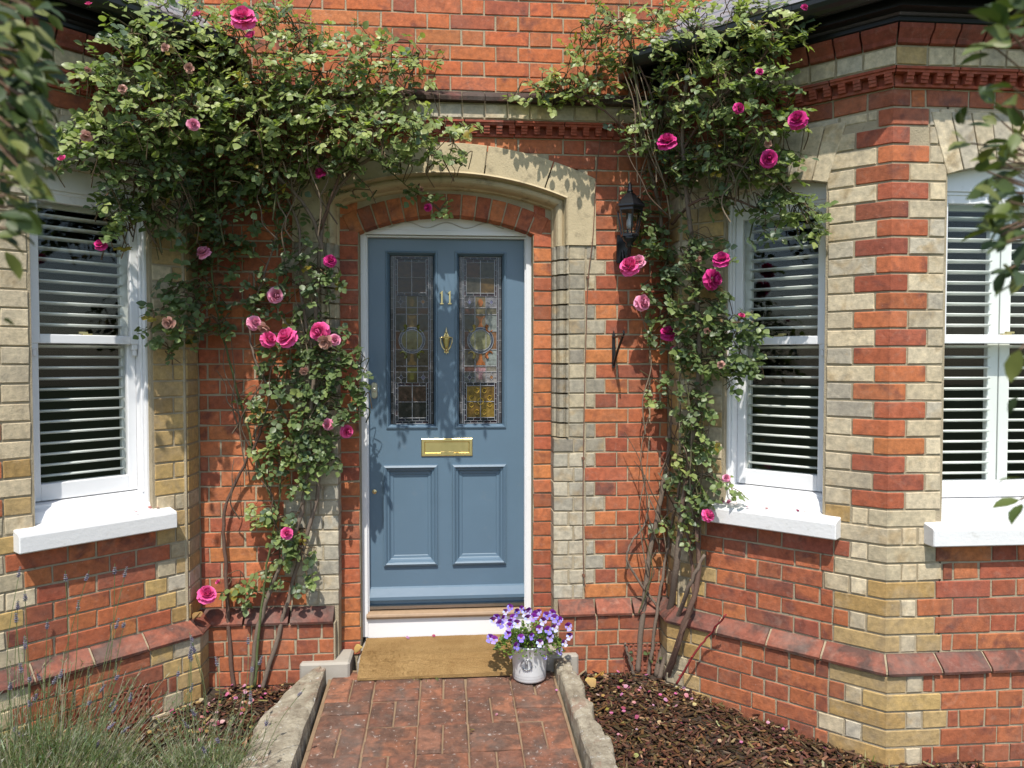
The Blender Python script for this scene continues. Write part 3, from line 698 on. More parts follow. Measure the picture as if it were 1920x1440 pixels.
    for i in range(6):
        a, b = math.pi * 2 * i / 6 + .3, math.pi * 2 * (i + 1) / 6 + .3
        q = [(cx + r * math.cos(t), gy - .0035, czz + r * math.sin(t)) for r, ts in ((r0, (a, (a + b) / 2, b)), (r0 * 1.22, (b, (a + b) / 2, a))) for t in ts]
        m = MB(); m.prism(q, (0, .003, 0), (.03, .05, .085, .2) if i % 2 else (.05, .07, .10, .6)); m.build('glass_pane', M_STAIN, door)
        lead.tube([(cx + r0 * math.cos(a), gy - .003, czz + r0 * math.sin(a)), (cx + r0 * 1.22 * math.cos(a), gy - .003, czz + r0 * 1.22 * math.sin(a))], .002, 5)
    for r in (r0, r0 * 1.22): lead.tube([(cx + r * math.cos(t * math.pi / 14), gy - .004, czz + r * math.sin(t * math.pi / 14)) for t in range(29)], .0026, 5, cap=False)
    lead.build('lead_came', M_LEAD, door)
    # painted ornament: vase stem, scrolls, flower
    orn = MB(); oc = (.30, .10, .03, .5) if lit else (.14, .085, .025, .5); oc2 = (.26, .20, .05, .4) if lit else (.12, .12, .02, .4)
    def flat(pts, c): orn.prism([(U(u), gy - .0022, V(v)) for u, v in pts], (0, .0018, 0), c)
    def lath(prof, c): flat([(.5 + w_, v) for v, w_ in prof] + [(.5 - w_, v) for v, w_ in reversed(prof)], c)
    lath([(.355, .11), (.365, .07), (.38, .035), (.40, .03), (.42, .07), (.43, .10)], oc); lath([(.572, .03), (.60, .04), (.62, .05), (.635, .10), (.648, .11)], oc)
    lath([(.668, .12), (.675, .13), (.69, .10), (.70, .04), (.735, .05)], (.34, .19, .2, .2) if lit else oc2); lath([(.25, .02), (.262, .05), (.275, .07), (.285, .05), (.295, .02)], oc)
    for s in (-1, 1):
        for v0, sv in ((.43, -1), (.585, 1)):
            ring = []
            for i in range(13):
                t = i / 12; ang_ = t * 3.6; rr = .11 * (1 - .55 * t); ring.append((.5 + s * (.24 + rr * math.cos(ang_ + 2.2)), v0 + sv * .32 * rr * math.sin(ang_ + 2.2) * .8))
            L_ = [Vector((U(u), gy - .002, V(v))) for u, v in ring]; orn.tube(L_, [.009 * (1 - .7 * i / 12) for i in range(13)], 5, oc if (lit and s > 0) else oc2)
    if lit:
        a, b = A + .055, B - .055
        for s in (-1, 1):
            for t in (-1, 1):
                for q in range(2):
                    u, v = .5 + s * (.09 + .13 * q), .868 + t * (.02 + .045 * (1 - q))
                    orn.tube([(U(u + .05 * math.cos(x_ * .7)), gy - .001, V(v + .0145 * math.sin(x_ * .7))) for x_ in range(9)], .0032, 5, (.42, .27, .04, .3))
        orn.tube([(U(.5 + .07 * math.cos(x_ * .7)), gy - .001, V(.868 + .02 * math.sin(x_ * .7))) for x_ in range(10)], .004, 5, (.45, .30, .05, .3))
    orn.build('painted_ornament', M_STAIN, door)
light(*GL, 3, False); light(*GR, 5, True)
# ironmongery
m = MB(); a, b, z0, z1 = -.138, .136, 1.016, 1.112
rect_sweep(m, a, b, z0, z1, [(0, DY), (.001, DY - .006), (.004, DY - .008), (.017, DY - .008), (.020, DY - .004), (.021, DY - .002)])
lp = m.build('letter_plate', M_BRASS, door)
m = MB(); m.box((a + .0205, DY - .004, z0 + .0205), (b - .0205, DY + .001, z1 - .0205)); m.box((-.035, DY - .008, z0 + .016), (.035, DY - .004, z0 + .024)); m.build('letter_flap', M_BRASS, lp, bevel=.001)
m = MB(); kx = -.003
m.lathe([(.0001, .0), (.008, .003), (.0001, .03)], (kx, DY - .008, 1.675), 12, axis='z'); m.lathe([(.003, 0), (.006, .006), (.003, .012), (.0045, .018), (.0001, .026)], (kx, DY - .012, 1.655), 12)
m.lathe([(.003, 0), (.010, .006), (.014, .020), (.018, .040), (.021, .056), (.022, .066), (.014, .070), (.006, .074)], (kx, DY - .006, 1.582), 16)
m.prism([(kx - .011, DY - .005, 1.568), (kx + .011, DY - .005, 1.568), (kx + .013, DY - .005, 1.66), (kx, DY - .005, 1.688), (kx - .013, DY - .005, 1.66)], (0, .005, 0))
m.tube([(kx - .031, DY - .018, 1.648), (kx - .030, DY - .024, 1.625), (kx - .022, DY - .03, 1.600), (kx - .009, DY - .034, 1.582), (kx, DY - .034, 1.579), (kx + .009, DY - .034, 1.582), (kx + .022, DY - .03, 1.600), (kx + .030, DY - .024, 1.625), (kx + .031, DY - .018, 1.648), (kx, DY - .016, 1.654), (kx - .031, DY - .018, 1.648)], .0036, 8)
m.lathe([(.004, 0), (.009, .008), (.004, .016)], (kx, DY - .034, 1.572), 10); m.lathe([(.0001, 0), (.004, .004), (.002, .012)], (kx, DY - .034, 1.560), 10)
m.build('knocker', M_BRASS, door, bevel=.0015)
for x in (-.026, .016):
    m = MB(); z0, z1 = 1.826, 1.897; y = DY - .006
    m.prism([(x - .0045, y, z0 + .006), (x + .0045, y, z0 + .006), (x + .0045, y, z1), (x + .001, y, z1), (x - .011, y, z1 - .012), (x - .010, y, z1 - .017), (x - .0045, y, z1 - .013)], (0, .006, 0)); m.box((x - .010, y, z0), (x + .010, y + .006, z0 + .0065)); m.build('numeral', M_BRASS, door, bevel=.001)
m = MB(); cx, cz_ = -.383, 1.370
poly = [(cx + .017 * math.cos(t), DY - .014, cz_ + (.026 if math.sin(t) > 0 else -.026) + .017 * math.sin(t)) for t in [i * math.pi / 8 for i in range(16)]]
m.prism(poly, (0, .014, 0)); lk = m.build('lock', M_CHROME, door, bevel=.003)
m = MB(); m.lathe([(.011, 0), (.011, .006), (.008, .008), (.0001, .008)], (cx, DY - .013, cz_ + .002), 16, axis='y'); m.build('lock_cylinder', M_CHROME, lk)
m = MB(); m.lathe([(.012, 0), (.012, .003), (.006, .006), (.006, .012), (.0001, .015)], (-.386, DY, .83), 16, axis='y'); m.build('keyhole_cover', M_BRASS, door)

# --- windows ---
def half_round_slat(f, u0, u1, z, d, tilt=R(7), w=.031, t=.0062):
    m = MB(); n = 10; va, vb = [], []
    for i in range(n):
        a = 2 * math.pi * i / n; x, y = w * math.cos(a), t * math.sin(a)
        dd, zz = d + x * math.cos(tilt) - y * math.sin(tilt), z + x * math.sin(tilt) + y * math.cos(tilt)
        va.append(f.pt(u0, zz, dd)); vb.append(f.pt(u1, zz, dd))
    m.add(va + vb, [tuple(range(n)), tuple(range(2 * n - 1, n - 1, -1))] + [(i, (i + 1) % n, (i + 1) % n + n, i + n) for i in range(n)]); return m
def window(f, u0, u1, wall, tilt, splits=1, nv=7, panels=1):
    W = empty('window', (0, 0, 0), house); zs = 2.292; rise = .035 * (u1 - u0) / .48
    uc, hw = (u0 + u1) / 2, (u1 - u0) / 2
    rr = (hw * hw + rise * rise) / (2 * rise)
    def zi(u): return zs + rise - rr + math.sqrt(max(0, rr * rr - (u - uc) ** 2))
    # gauged yellow brick head
    sp_ = .075
    for i in range(nv):
        a, b = u0 + (u1 - u0) * i / nv, u0 + (u1 - u0) * (i + 1) / nv
        ta, tb = u0 - sp_ + (u1 - u0 + 2 * sp_) * i / nv, u0 - sp_ + (u1 - u0 + 2 * sp_) * (i + 1) / nv
        g_ = .0022; m = MB(); pr = [(a + g_, zi(a)), (b - g_, zi(b)), (tb - g_, 2.522 + rise * .4), (ta + g_, 2.522 + rise * .4)]
        dj = .004 + random.uniform(-.001, .001)
        va = [f.pt(u, z, dj) for u, z in pr]; vb = [f.pt(u, z, -.09) for u, z in pr]
        m.add(va + vb, [(0, 1, 2, 3), (7, 6, 5, 4)] + [(j, (j + 1) % 4, (j + 1) % 4 + 4, j + 4) for j in range(4)], yel(0)); m.build('voussoir', M_YEL, wall, bevel=.002)
    m = MB(); f.box(m, u0 - .01, u1 + .01, zs + rise + .01, 2.50, -.085, -.002); m.build('head_mortar', M_MORT, wall)
    m = MB(); f.box(m, u0, u0 + .018, .83, zs + .05, -.036, -.14); f.box(m, u1 - .018, u1, .83, zs + .05, -.036, -.14)
    f.box(m, u0 + .018, u1 - .018, 2.236, zs + rise + .02, -.062, -.135); f.box(m, u0 + .018, u0 + .027, .93, 2.236, -.058, -.139); f.box(m, u1 - .027, u1 - .018, .93, 2.236, -.058, -.139); f.box(m, u0 + .027, u1 - .027, 2.222, 2.236, -.070, -.09)
    fro = m.build('frame', M_WHITE, W, bevel=.002)
    m = MB(); pr = [(-.028, .855), (-.028, .868), (-.045, .905), (-.065, .917), (-.068, .93), (-.14, .935), (-.14, .855)]
    va = [f.pt(u0 + .003, z, d_) for d_, z in pr]; vb = [f.pt(u1 - .003, z, d_) for d_, z in pr]; q = len(pr)
    m.add(va + vb, [tuple(range(q)), tuple(range(2 * q - 1, q - 1, -1))] + [(j, (j + 1) % q, (j + 1) % q + q, j + q) for j in range(q)]); m.build('timber_cill', M_WHITE, W, bevel=.002)
    us = [u0 + .0275 + (u1 - u0 - .055) * i / splits for i in range(splits + 1)]
    if splits > 1:
        m = MB()
        for u in us[1:-1]: f.box(m, u - .02, u + .02, .93, 2.236, -.06, -.135)
    for i in range(splits):
        a, b = us[i], us[i + 1]
        m = MB(); D0, D1 = -.075, -.105
        f.box(m, a, a + .034, 1.600, 2.225, D0, D1); f.box(m, b - .034, b, 1.600, 2.225, D0, D1); f.box(m, a + .034, b - .034, 2.188, 2.225, D0, D1); f.box(m, a + .034, b - .034, 1.600, 1.637, D0, D1)
        for x0_, x1_ in ((a, a + .03), (b - .03, b)):
            f.box(m, x0_ + .003, x1_ - .003, 1.575, 1.600, D0 - .002, D1 + .002); f.box(m, x0_ + .007, x1_ - .007, 1.548, 1.575, D0 - .004, D1 + .004)
        m.build('upper_sash', M_WHITE, W, bevel=.0025)
        m = MB(); D0, D1 = -.108, -.138
        f.box(m, a, a + .038, .938, 1.635, D0, D1); f.box(m, b - .038, b, .938, 1.635, D0, D1); f.box(m, a + .038, b - .038, .938, 1.008, D0, D1); f.box(m, a + .038, b - .038, 1.602, 1.635, D0, D1)
        m.build('lower_sash', M_WHITE, W, bevel=.0025)
        m = MB(); f.box(m, a + .030, b - .030, 1.63, 2.195, -.088, -.092); m.build('pane', M_GLASS, W)
        m = MB(); f.box(m, a + .034, b - .034, 1.0, 1.61, -.121, -.125); m.build('pane', M_GLASS, W)
    m = MB(); f.box(m, uc - .03, uc + .01, 1.637, 1.644, -.098, -.115); f.box(m, uc - .012, uc + .024, 1.644, 1.652, -.1, -.112); m.build('sash_catch', M_BLACK if splits > 1 else M_BRASS, W)
    # stone sill with stooled ends
    m = MB(); e = .072; z0, z1 = .766, .862
    pr = [(.062, z0), (.066, z0 + .006), (.066, z1 - .026), (.060, z1 - .018), (-.03, z1), (-.13, z1), (-.13, z0)]
    va = [f.pt(u0 - e, z, d_) for d_, z in pr]; vb = [f.pt(u1 + e, z, d_) for d_, z in pr]; q = len(pr)
    m.add(va + vb, [tuple(range(q)), tuple(range(2 * q - 1, q - 1, -1))] + [(j, (j + 1) % q, (j + 1) % q + q, j + q) for j in range(q)])
    m.build('sill', M_SILL, W, bevel=.004)
    # louvred shutter behind the glass
    SH = empty('shutter', (0, 0, 0), house); ns = panels
    for i in range(ns):
        a, b = u0 + .02 + (u1 - u0 - .04) * i / ns + .003, u0 + .02 + (u1 - u0 - .04) * (i + 1) / ns - .003
        m = MB(); f.box(m, a, a + .048, .93, 2.26, -.160, -.187); m.build('stile', M_SHUT, SH, bevel=.002); m = MB(); f.box(m, b - .048, b, .93, 2.26, -.160, -.187); m.build('stile', M_SHUT, SH, bevel=.002)
        m = MB(); f.box(m, a + .048, b - .048, .93, 1.005, -.161, -.186); m.build('rail', M_SHUT, SH, bevel=.002); m = MB(); f.box(m, a + .048, b - .048, 2.175, 2.26, -.161, -.186); m.build('rail', M_SHUT, SH, bevel=.002)
        n = 25; 
        for j in range(n):
            z = 1.034 + j * .0462; half_round_slat(f, a + .046, b - .046, z, -.173, tilt + random.uniform(-.02, .02)).build('slat', M_SHUT, SH, smooth=True)
    return W
w1 = window(FL, *WL, wall_l, R(5)); w2 = window(FR, *WR, wall_r, R(5)); w3 = window(FRF, *WF, wall_r, R(5), splits=1, nv=10, panels=2)
# rooms behind the windows
m = MB()
def slab(x0, x1, y0, y1, z0, z1): m.box((x0, y0, z0), (x1, y1, z1))
slab(-3.3, 3.3, 2.6, 2.7, -.2, 2.9); slab(-3.4, -3.3, -.9, 2.7, -.5, 4.6); slab(3.3, 3.4, -.9, 2.7, -.5, 4.6); slab(-3.3, 3.3, .3, 2.7, 4.5, 4.6); slab(-3.3, 3.3, .3, 2.6, 2.84, 2.9); slab(-3.3, 3.3, .3, 2.6, -.2, -.1)
slab(-.95, -.85, .3, 2.6, -.1, 2.84); slab(.85, .95, .3, 2.6, -.1, 2.84)
for ol in (OUT_L, OUT_R):
    sgn = 1 if ol is OUT_R else -1; b0 = [(sgn * 1.3, .3), (sgn * 1.3, -.05), (ol[2][0] + sgn * .05, ol[2][1] + .14), (sgn * 3.3, ol[2][1] + .14), (sgn * 3.3, .3)]
    m.prism([(x, y, 2.80) for x, y in b0], (0, 0, .04)); m.prism([(x, y, -.2) for x, y in b0], (0, 0, .1))
m.build('interior', M_DARKIN, house)

# --- bay eaves, gutters, slates ---
for ol, sd_, nm in ((OUT_R, SIDE_R, 'right'), (OUT_L, SIDE_L, 'left')):
    m = MB(); sweep(m, ol, sd_, [(-.05, 2.858), (.085, 2.858), (.092, 2.866), (.092, 2.88), (.11, 2.89), (.155, 2.895), (.155, 2.985), (-.05, 2.985)]); m.build('fascia', M_BLACK, house)
    gp = [(.158 + .055 + .052 * math.cos(math.pi + math.pi * i / 10), 2.965 + .052 * math.sin(math.pi + math.pi * i / 10) * 1.05) for i in range(11)]
    gi = [(.158 + .055 + .047 * math.cos(2 * math.pi - math.pi * i / 10), 2.967 + .046 * math.sin(2 * math.pi - math.pi * i / 10)) for i in range(11)]
    gt = MB(); sweep(gt, ol, sd_, gp + [(.268, 2.972)] + gi); go = gt.build('gutter', M_BLACK, house, smooth=False)
    for f, us in ((FR, (.12, .62)), (FRF, (.16, .55, 1.0))) if nm == 'right' else ((FL, (.2, .7)), (FLF, (.3,))):
        for u in us:
            b = MB(); ring = [(.158 + .055 + .056 * math.cos(math.pi + math.pi * i / 10), 2.965 + .056 * 1.05 * math.sin(math.pi + math.pi * i / 10)) for i in range(11)]; r2 = [(d_ * 1, z) for d_, z in reversed([(.158 + .055 + .0525 * math.cos(math.pi + math.pi * i / 10), 2.965 + .0525 * 1.05 * math.sin(math.pi + math.pi * i / 10)) for i in range(11)])]
            q = ring + r2; va = [f.pt(u, z, d_) for d_, z in q]; vb = [f.pt(u + .022, z, d_) for d_, z in q]; k_ = len(q)
            b.add(va + vb, [(i, (i + 1) % k_, (i + 1) % k_ + k_, i + k_) for i in range(k_)] + [(i, i + 1, k_ - 2 - i, k_ - 1 - i) for i in range(10)] + [(k_ + i, k_ + i + 1, 2 * k_ - 2 - i, 2 * k_ - 1 - i) for i in range(10)]); b.build('gutter_bracket', M_BLACK, go)
    rise = math.tan(R(38)); o0 = offs(ol, .20, sd_); o1 = offs(ol, -.75, sd_); m = MB(); zb = 2.985
    vs_ = [(p.x, p.y, zb) for p in o0] + [(p.x, p.y, zb + .95 * rise) for p in o1]; n = len(o0)
    m.add(vs_, [(i, i + 1, i + 1 + n, i + n) for i in range(n - 1)]); rf = m.build('roof', M_SLATE, house)
    SLM = MB(); SLM.hexa([(-.074, -.004, -.0025), (.074, -.004, -.0025), (.074, .26, -.0025), (-.074, .26, -.0025), (-.074, 0, .0025), (.074, 0, .0025), (.074, .26, .0025), (-.074, .26, .0025)])
    so = SLM.build('slate', M_SLATE, rf); sm = so.data; first = True
    for f, L_, e0, e1 in ((FR, RC, T22, T22), (FRF, 1.3, T22, 0)) if nm == 'right' else ((FL, LC, T22, T22), (FLF, .8, T22, 0)):
        for r_ in range(7):
            s = .01 + r_ * .105; dd = .20 - s; z = zb + s * rise
            for i in range(-3, int(L_ / .152) + 3):
                u = i * .152 + (.076 if r_ % 2 else 0)
                if u < -e0 * dd - .03 or u > L_ + (e1 * dd) + .03: continue
                inw = (-f.n * math.cos(R(36)) + Vector((0, 0, math.sin(R(36))))).normalized(); x = f.u.copy(); zz = x.cross(inw)
                if zz.z < 0: zz = -zz; x = -x
                M = Matrix((( x.x, inw.x, zz.x, 0), (x.y, inw.y, zz.y, 0), (x.z, inw.z, zz.z, 0), (0, 0, 0, 1))); M.translation = f.pt(u, z + .012 + random.uniform(0, .002), dd)
                if first: so.matrix_world = M; first = False
                else: link('slate', sm, rf, M)

# --- air bricks (pierced terracotta) ---
def air_brick(f, u0, u1, z0, z1, d, wall):
    m = MB(); nx, nz = 8, 6; col = (.30, .10, .06, random.random())
    du, dz = (u1 - u0) / nx, (z1 - z0) / nz; t = .2
    f.box(m, u0, u1, z0, z1, d - .03, d - .022, (.01, .008, .007, 0))
    for i in range(nx + 1): f.box(m, max(u0, u0 + (i - t) * du), min(u1, u0 + (i + t) * du), z0, z1, d - .022, d + .003, col)
    for j in range(nz + 1): f.box(m, u0, u1, max(z0, z0 + (j - t) * dz), min(z1, z0 + (j + t) * dz), d - .022, d + .0015, col)
    m.build('air_brick', M_RED, wall)
air_brick(FL, .225, .405, -.062, .085, .055, wall_l); air_brick(FM, .893, 1.085, -.066, .084, .055, main_wall)

# --- step ---
m = MB(); m.box((-.445, -.062, -.2), (.445, .345, .045)); step = tag(m.build('step', M_STEP, None, bevel=.008), 'low worn stone step under the coir doormat', 'step')
for s, a, b in ((1, .478, .655), (-1, .478, .72)):
    m = MB(); x0, x1 = sorted((s * a, s * b)); m.box((x0, -.085, -.2), (x1, .1, .052)); tag(m.build('step_block', M_STEP, None, bevel=.01), 'small pale stone block at the %s foot of the door jamb' % ('right' if s > 0 else 'left'), 'stone block')

# ------------------------------------------------------------------ doormat
m = MB(); prof = [(.205, .048), (.02, .050), (-.045, .050), (-.078, .036), (-.105, .006), (-.135, path_z(-.135) + .004)]
TH_ = .017; n = 22; vs = []; rows = len(prof)
# finer rows
pr = []
for (a, b) in zip(prof[:-1], prof[1:]):
    for i in range(5): pr.append((a[0] + (b[0] - a[0]) * i / 5, a[1] + (b[1] - a[1]) * i / 5))
pr.append(prof[-1])
def matv(i, j, up): 
    y, z = pr[j]; x = -.425 + .83 * i / n; x += -.012 * (1 - j / len(pr)) * 0 - .012 * (j / len(pr)) 
    return (x + random.uniform(-.0015, .0015), y + random.uniform(-.0015, .0015), z + (TH_ + .004 * math.sin(x * 5) * (j / len(pr)) + random.uniform(-.0012, .0012) if up else 0.001))
for up in (0, 1):
    for j in range(len(pr)):
        for i in range(n + 1): vs.append(matv(i, j, up))
q = (n + 1) * len(pr); fs = []
for j in range(len(pr) - 1):
    for i in range(n):
        a = j * (n + 1) + i; fs += [(a, a + 1, a + n + 2, a + n + 1), (q + a, q + a + n + 1, q + a + n + 2, q + a + 1)]
for i in range(n):
    e = (len(pr) - 1) * (n + 1) + i; fs += [(i, q + i, q + i + 1, i + 1), (e, e + 1, q + e + 1, q + e)]
for j in range(len(pr) - 1):
    a, b = j * (n + 1), (j + 1) * (n + 1); fs += [(a, b, q + b, q + a), (a + n, q + a + n, q + b + n, b + n)]
m.add(vs, fs); mat = m.build('doormat', M_COIR, None, smooth=False)
fib = MB(); random.seed(3)
for i in range(7000):
    u = random.random(); jj = random.random() * (len(pr) - 1.01); k = int(jj); t = jj - k; y = pr[k][0] * (1 - t) + pr[k + 1][0] * t; z = pr[k][1] * (1 - t) + pr[k + 1][1] * t + TH_; x = -.425 + .83 * u - .012 * jj / len(pr)
    e = Vector((x + random.uniform(-.004, .004), y + random.uniform(-.006, .002), z + random.uniform(.002, .006))); s_ = random.uniform(.0006, .0013)
    fib.add([(x - s_, y, z - .002), (x + s_, y, z - .002), e], [(0, 1, 2)], (1, 1, 1, 1))
tag(fib.build('coir_pile', M_COIR, mat, fix=False), None, kind='stuff')
tag(mat, 'thick tan coir doormat lying over the door step', 'doormat')

# ------------------------------------------------------------------ kerbs beside the path
from mathutils import noise as mnoise
def kerb(name, pts, label, h_in, seed):
    # pts: list of (inner xy, outer xy); a crumbling ridge of mortar and brick
    random.seed(seed); m = MB(); nseg = 150; prof_n = 17; vs = []
    for i in range(nseg + 1):
        t = i / nseg * (len(pts) - 1); a = min(int(t), len(pts) - 2); f_ = t - a
        pi = Vector(pts[a][0]).lerp(Vector(pts[a + 1][0]), f_); po = Vector(pts[a][1]).lerp(Vector(pts[a + 1][1]), f_)
        for j in range(prof_n):
            s = j / (prof_n - 1)
            p = pi.lerp(po, s); base = path_z(p.y)
            hh = float(np.interp(s, [0, .06, .14, .3, .5, .65, .8, .93, 1], [-.12, h_in * .82, h_in * 1.0, h_in, h_in * .98, h_in * .95, h_in * .9, h_in * .78, -.10]))
            nz = mnoise.noise(Vector((p.x * 26 + seed, p.y * 26, s * 4))) + .7 * mnoise.noise(Vector((p.x * 70 + seed, p.y * 70, s * 9))) ; n2 = mnoise.noise(Vector((p.x * 7, p.y * 7 + seed, j * .2)))
            jag = .012 * nz + .030 * n2
            vs.append((p.x + (jag if 0 < j else jag * .3) * (1 if s > .6 else .35), p.y + .008 * nz, base + hh + (.006 * nz + .007 * n2 if 0 < j < prof_n - 1 else 0)))
    fs = [(i * prof_n + j, i * prof_n + j + 1, (i + 1) * prof_n + j + 1, (i + 1) * prof_n + j) for i in range(nseg) for j in range(prof_n - 1)]
    fs += [tuple(range(prof_n - 1, -1, -1)), tuple(range(nseg * prof_n, (nseg + 1) * prof_n))]
    m.add(vs, fs); return tag(m.build(name, M_KERB, None), label, 'kerb')
kerb('path_edging', [((.522, -.08), (.60, -.10)), ((.532, -.30), (.645, -.30)), ((.538, -.62), (.645, -.62)), ((.543, -.9), (.66, -.9)), ((.546, -1.7), (.68, -1.7)), ((.55, -2.6), (.69, -2.6))], 'narrow crumbling mortar kerb along the right of the path', .062, 11)
kerb('path_edging', [((-.592, -.05), (-.64, -.04)), ((-.588, -.25), (-.735, -.2)), ((-.585, -.5), (-.80, -.48)), ((-.585, -.9), (-.85, -.9)), ((-.585, -1.7), (-.86, -1.7)), ((-.585, -2.6), (-.86, -2.6))], 'broad weathered concrete kerb along the left of the path', .055, 23)
random.seed(21)

# ------------------------------------------------------------------ leaves in bulk
LT = np.array([(0, 0, 0), (.25, 0, -.02), (.55, 0, -.03), (.8, 0, -.07), (1, 0, -.14), (.22, .25, .04), (.52, .33, .05), (.8, .20, -.01), (.22, -.25, .04), (.52, -.33, .05), (.8, -.20, -.01)])
LF = [(0, 1, 5), (1, 2, 6, 5), (2, 3, 7, 6), (3, 4, 7), (0, 8, 1), (1, 8, 9, 2), (2, 9, 10, 3), (3, 10, 4)]
def leaf_mesh(name, col, asp=1.0, mat=None):
    m = MB(); m.add([(x, y * asp, z) for x, y, z in LT], LF, col); me = bpy.data.meshes.new(name); me.from_pydata(m.v, [], m.f)
    a = me.color_attributes.new('Col', 'FLOAT_COLOR', 'POINT'); a.data.foreach_set('color', np.array(m.c, dtype=np.float32).ravel()); me.shade_smooth(); me.materials.append(mat or M_LEAF); return me
def frames(dirs, nors):
    x = dirs / np.linalg.norm(dirs, axis=1, keepdims=True); y = np.cross(nors, x); y /= np.maximum(np.linalg.norm(y, axis=1, keepdims=True), 1e-6); z = np.cross(x, y); return x, y, z
def leaves_object(name, pos, dirs, nors, size, cols, parent, asp=1.0, extra=None, mat=None):
    x, y, z = frames(dirs, nors); T = LT * np.array([1, asp, 1]); n = len(pos)
    V = pos[:, None, :] + size[:, None, None] * (T[None, :, 0:1] * x[:, None] + T[None, :, 1:2] * y[:, None] + T[None, :, 2:3] * z[:, None])
    V = V.reshape(-1, 3); C = np.repeat(cols, len(LT), axis=0)
    lens = np.array([len(f) for f in LF]); flat = np.array([i for f in LF for i in f])
    loops = (flat[None] + (np.arange(n) * len(LT))[:, None]).ravel(); lt = np.tile(lens, n)
    if extra and extra.v:
        b = len(V); V = np.vstack([V, np.array(extra.v)]); C = np.vstack([C, np.array(extra.c)])
        loops = np.concatenate([loops, np.array([i + b for f in extra.f for i in f])]); lt = np.concatenate([lt, np.array([len(f) for f in extra.f])])
    me = bpy.data.meshes.new(name); me.vertices.add(len(V)); me.vertices.foreach_set('co', V.astype(np.float32).ravel())
    me.loops.add(len(loops)); me.loops.foreach_set('vertex_index', loops.astype(np.int32)); me.polygons.add(len(lt))
    me.polygons.foreach_set('loop_start', np.concatenate([[0], np.cumsum(lt)[:-1]]).astype(np.int32)); me.polygons.foreach_set('loop_total', lt.astype(np.int32))
    me.update(calc_edges=True); me.validate()
    a = me.color_attributes.new('Col', 'FLOAT_COLOR', 'POINT'); a.data.foreach_set('color', C.astype(np.float32).ravel())
    me.shade_smooth(); me.materials.append(mat or M_LEAF); return link(name, me, parent)
def mats_from(pos, dirs, nors, size):
    x, y, z = frames(dirs, nors); out = []
    for i in range(len(pos)):
        s = size[i]; out.append(Matrix(((x[i, 0] * s, y[i, 0] * s, z[i, 0] * s, pos[i, 0]), (x[i, 1] * s, y[i, 1] * s, z[i, 1] * s, pos[i, 1]), (x[i, 2] * s, y[i, 2] * s, z[i, 2] * s, pos[i, 2]), (0, 0, 0, 1))))
    return out

# ------------------------------------------------------------------ climbing roses
def surf_t(px, py):
    d = ray(px, py); t = (0 - CAM.y) / d.y
    for f, L_ in ((FL, LC), (FR, RC)):
        den = d.dot(f.n)
        if abs(den) > 1e-6:
            tt = (f.o - CAM).dot(f.n) / den if False else ((f.o - Vector((CAM.x, CAM.y, 0))).dot(f.n)) / den
            if 0 < tt < t:
                u = (CAM + d * tt - f.o).dot(f.u)
                if 0 <= u <= L_ + .5: t = tt
    return t
def SP(px, py, off):                    # a place `off` metres in front of the wall met along that line of sight
    d = ray(px, py); t = surf_t(px, py); return CAM + d * (t - off / d.length)
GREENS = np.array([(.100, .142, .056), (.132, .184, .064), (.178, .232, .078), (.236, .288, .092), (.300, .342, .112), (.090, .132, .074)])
def petal_patch(m, c0, ax, up, w, h, cup, curl, col, n=4):
    # a petal: base at c0, rising along up, bulging along -ax
    side = ax.cross(up).normalized(); vs = []; rag = w * .09
    for j in range(n + 1):
        v = j / n
        for i in range(n + 1):
            u = i / n * 2 - 1; wid = w * (.45 + .55 * math.sin(min(1, v * 1.15) * math.pi * .5)) * (1 - .12 * v * v * abs(u))
            out = cup * math.sin(v * math.pi * .55) - cup * .45 * u * u + curl * max(0, v - .6) * 1.6
            hh = h * v * (1 - .13 * u * u) - abs(curl) * .3 * max(0, v - .7)
            vs.append(c0 + side * (u * wid + random.uniform(-rag, rag) * v) + up * (hh + random.uniform(-rag, rag) * v) + ax * (out + random.uniform(-rag, rag) * v))
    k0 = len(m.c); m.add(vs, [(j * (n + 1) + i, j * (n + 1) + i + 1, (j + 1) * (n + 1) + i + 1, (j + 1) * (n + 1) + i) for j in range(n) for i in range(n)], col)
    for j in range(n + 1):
        for i in range(n + 1): q_ = .78 + .34 * j / n; m.c[k0 + j * (n + 1) + i] = (min(1, col[0] * q_), col[1] * (q_ + .25 * (j == n)), col[2] * (q_ + .12 * (j == n)), col[3])
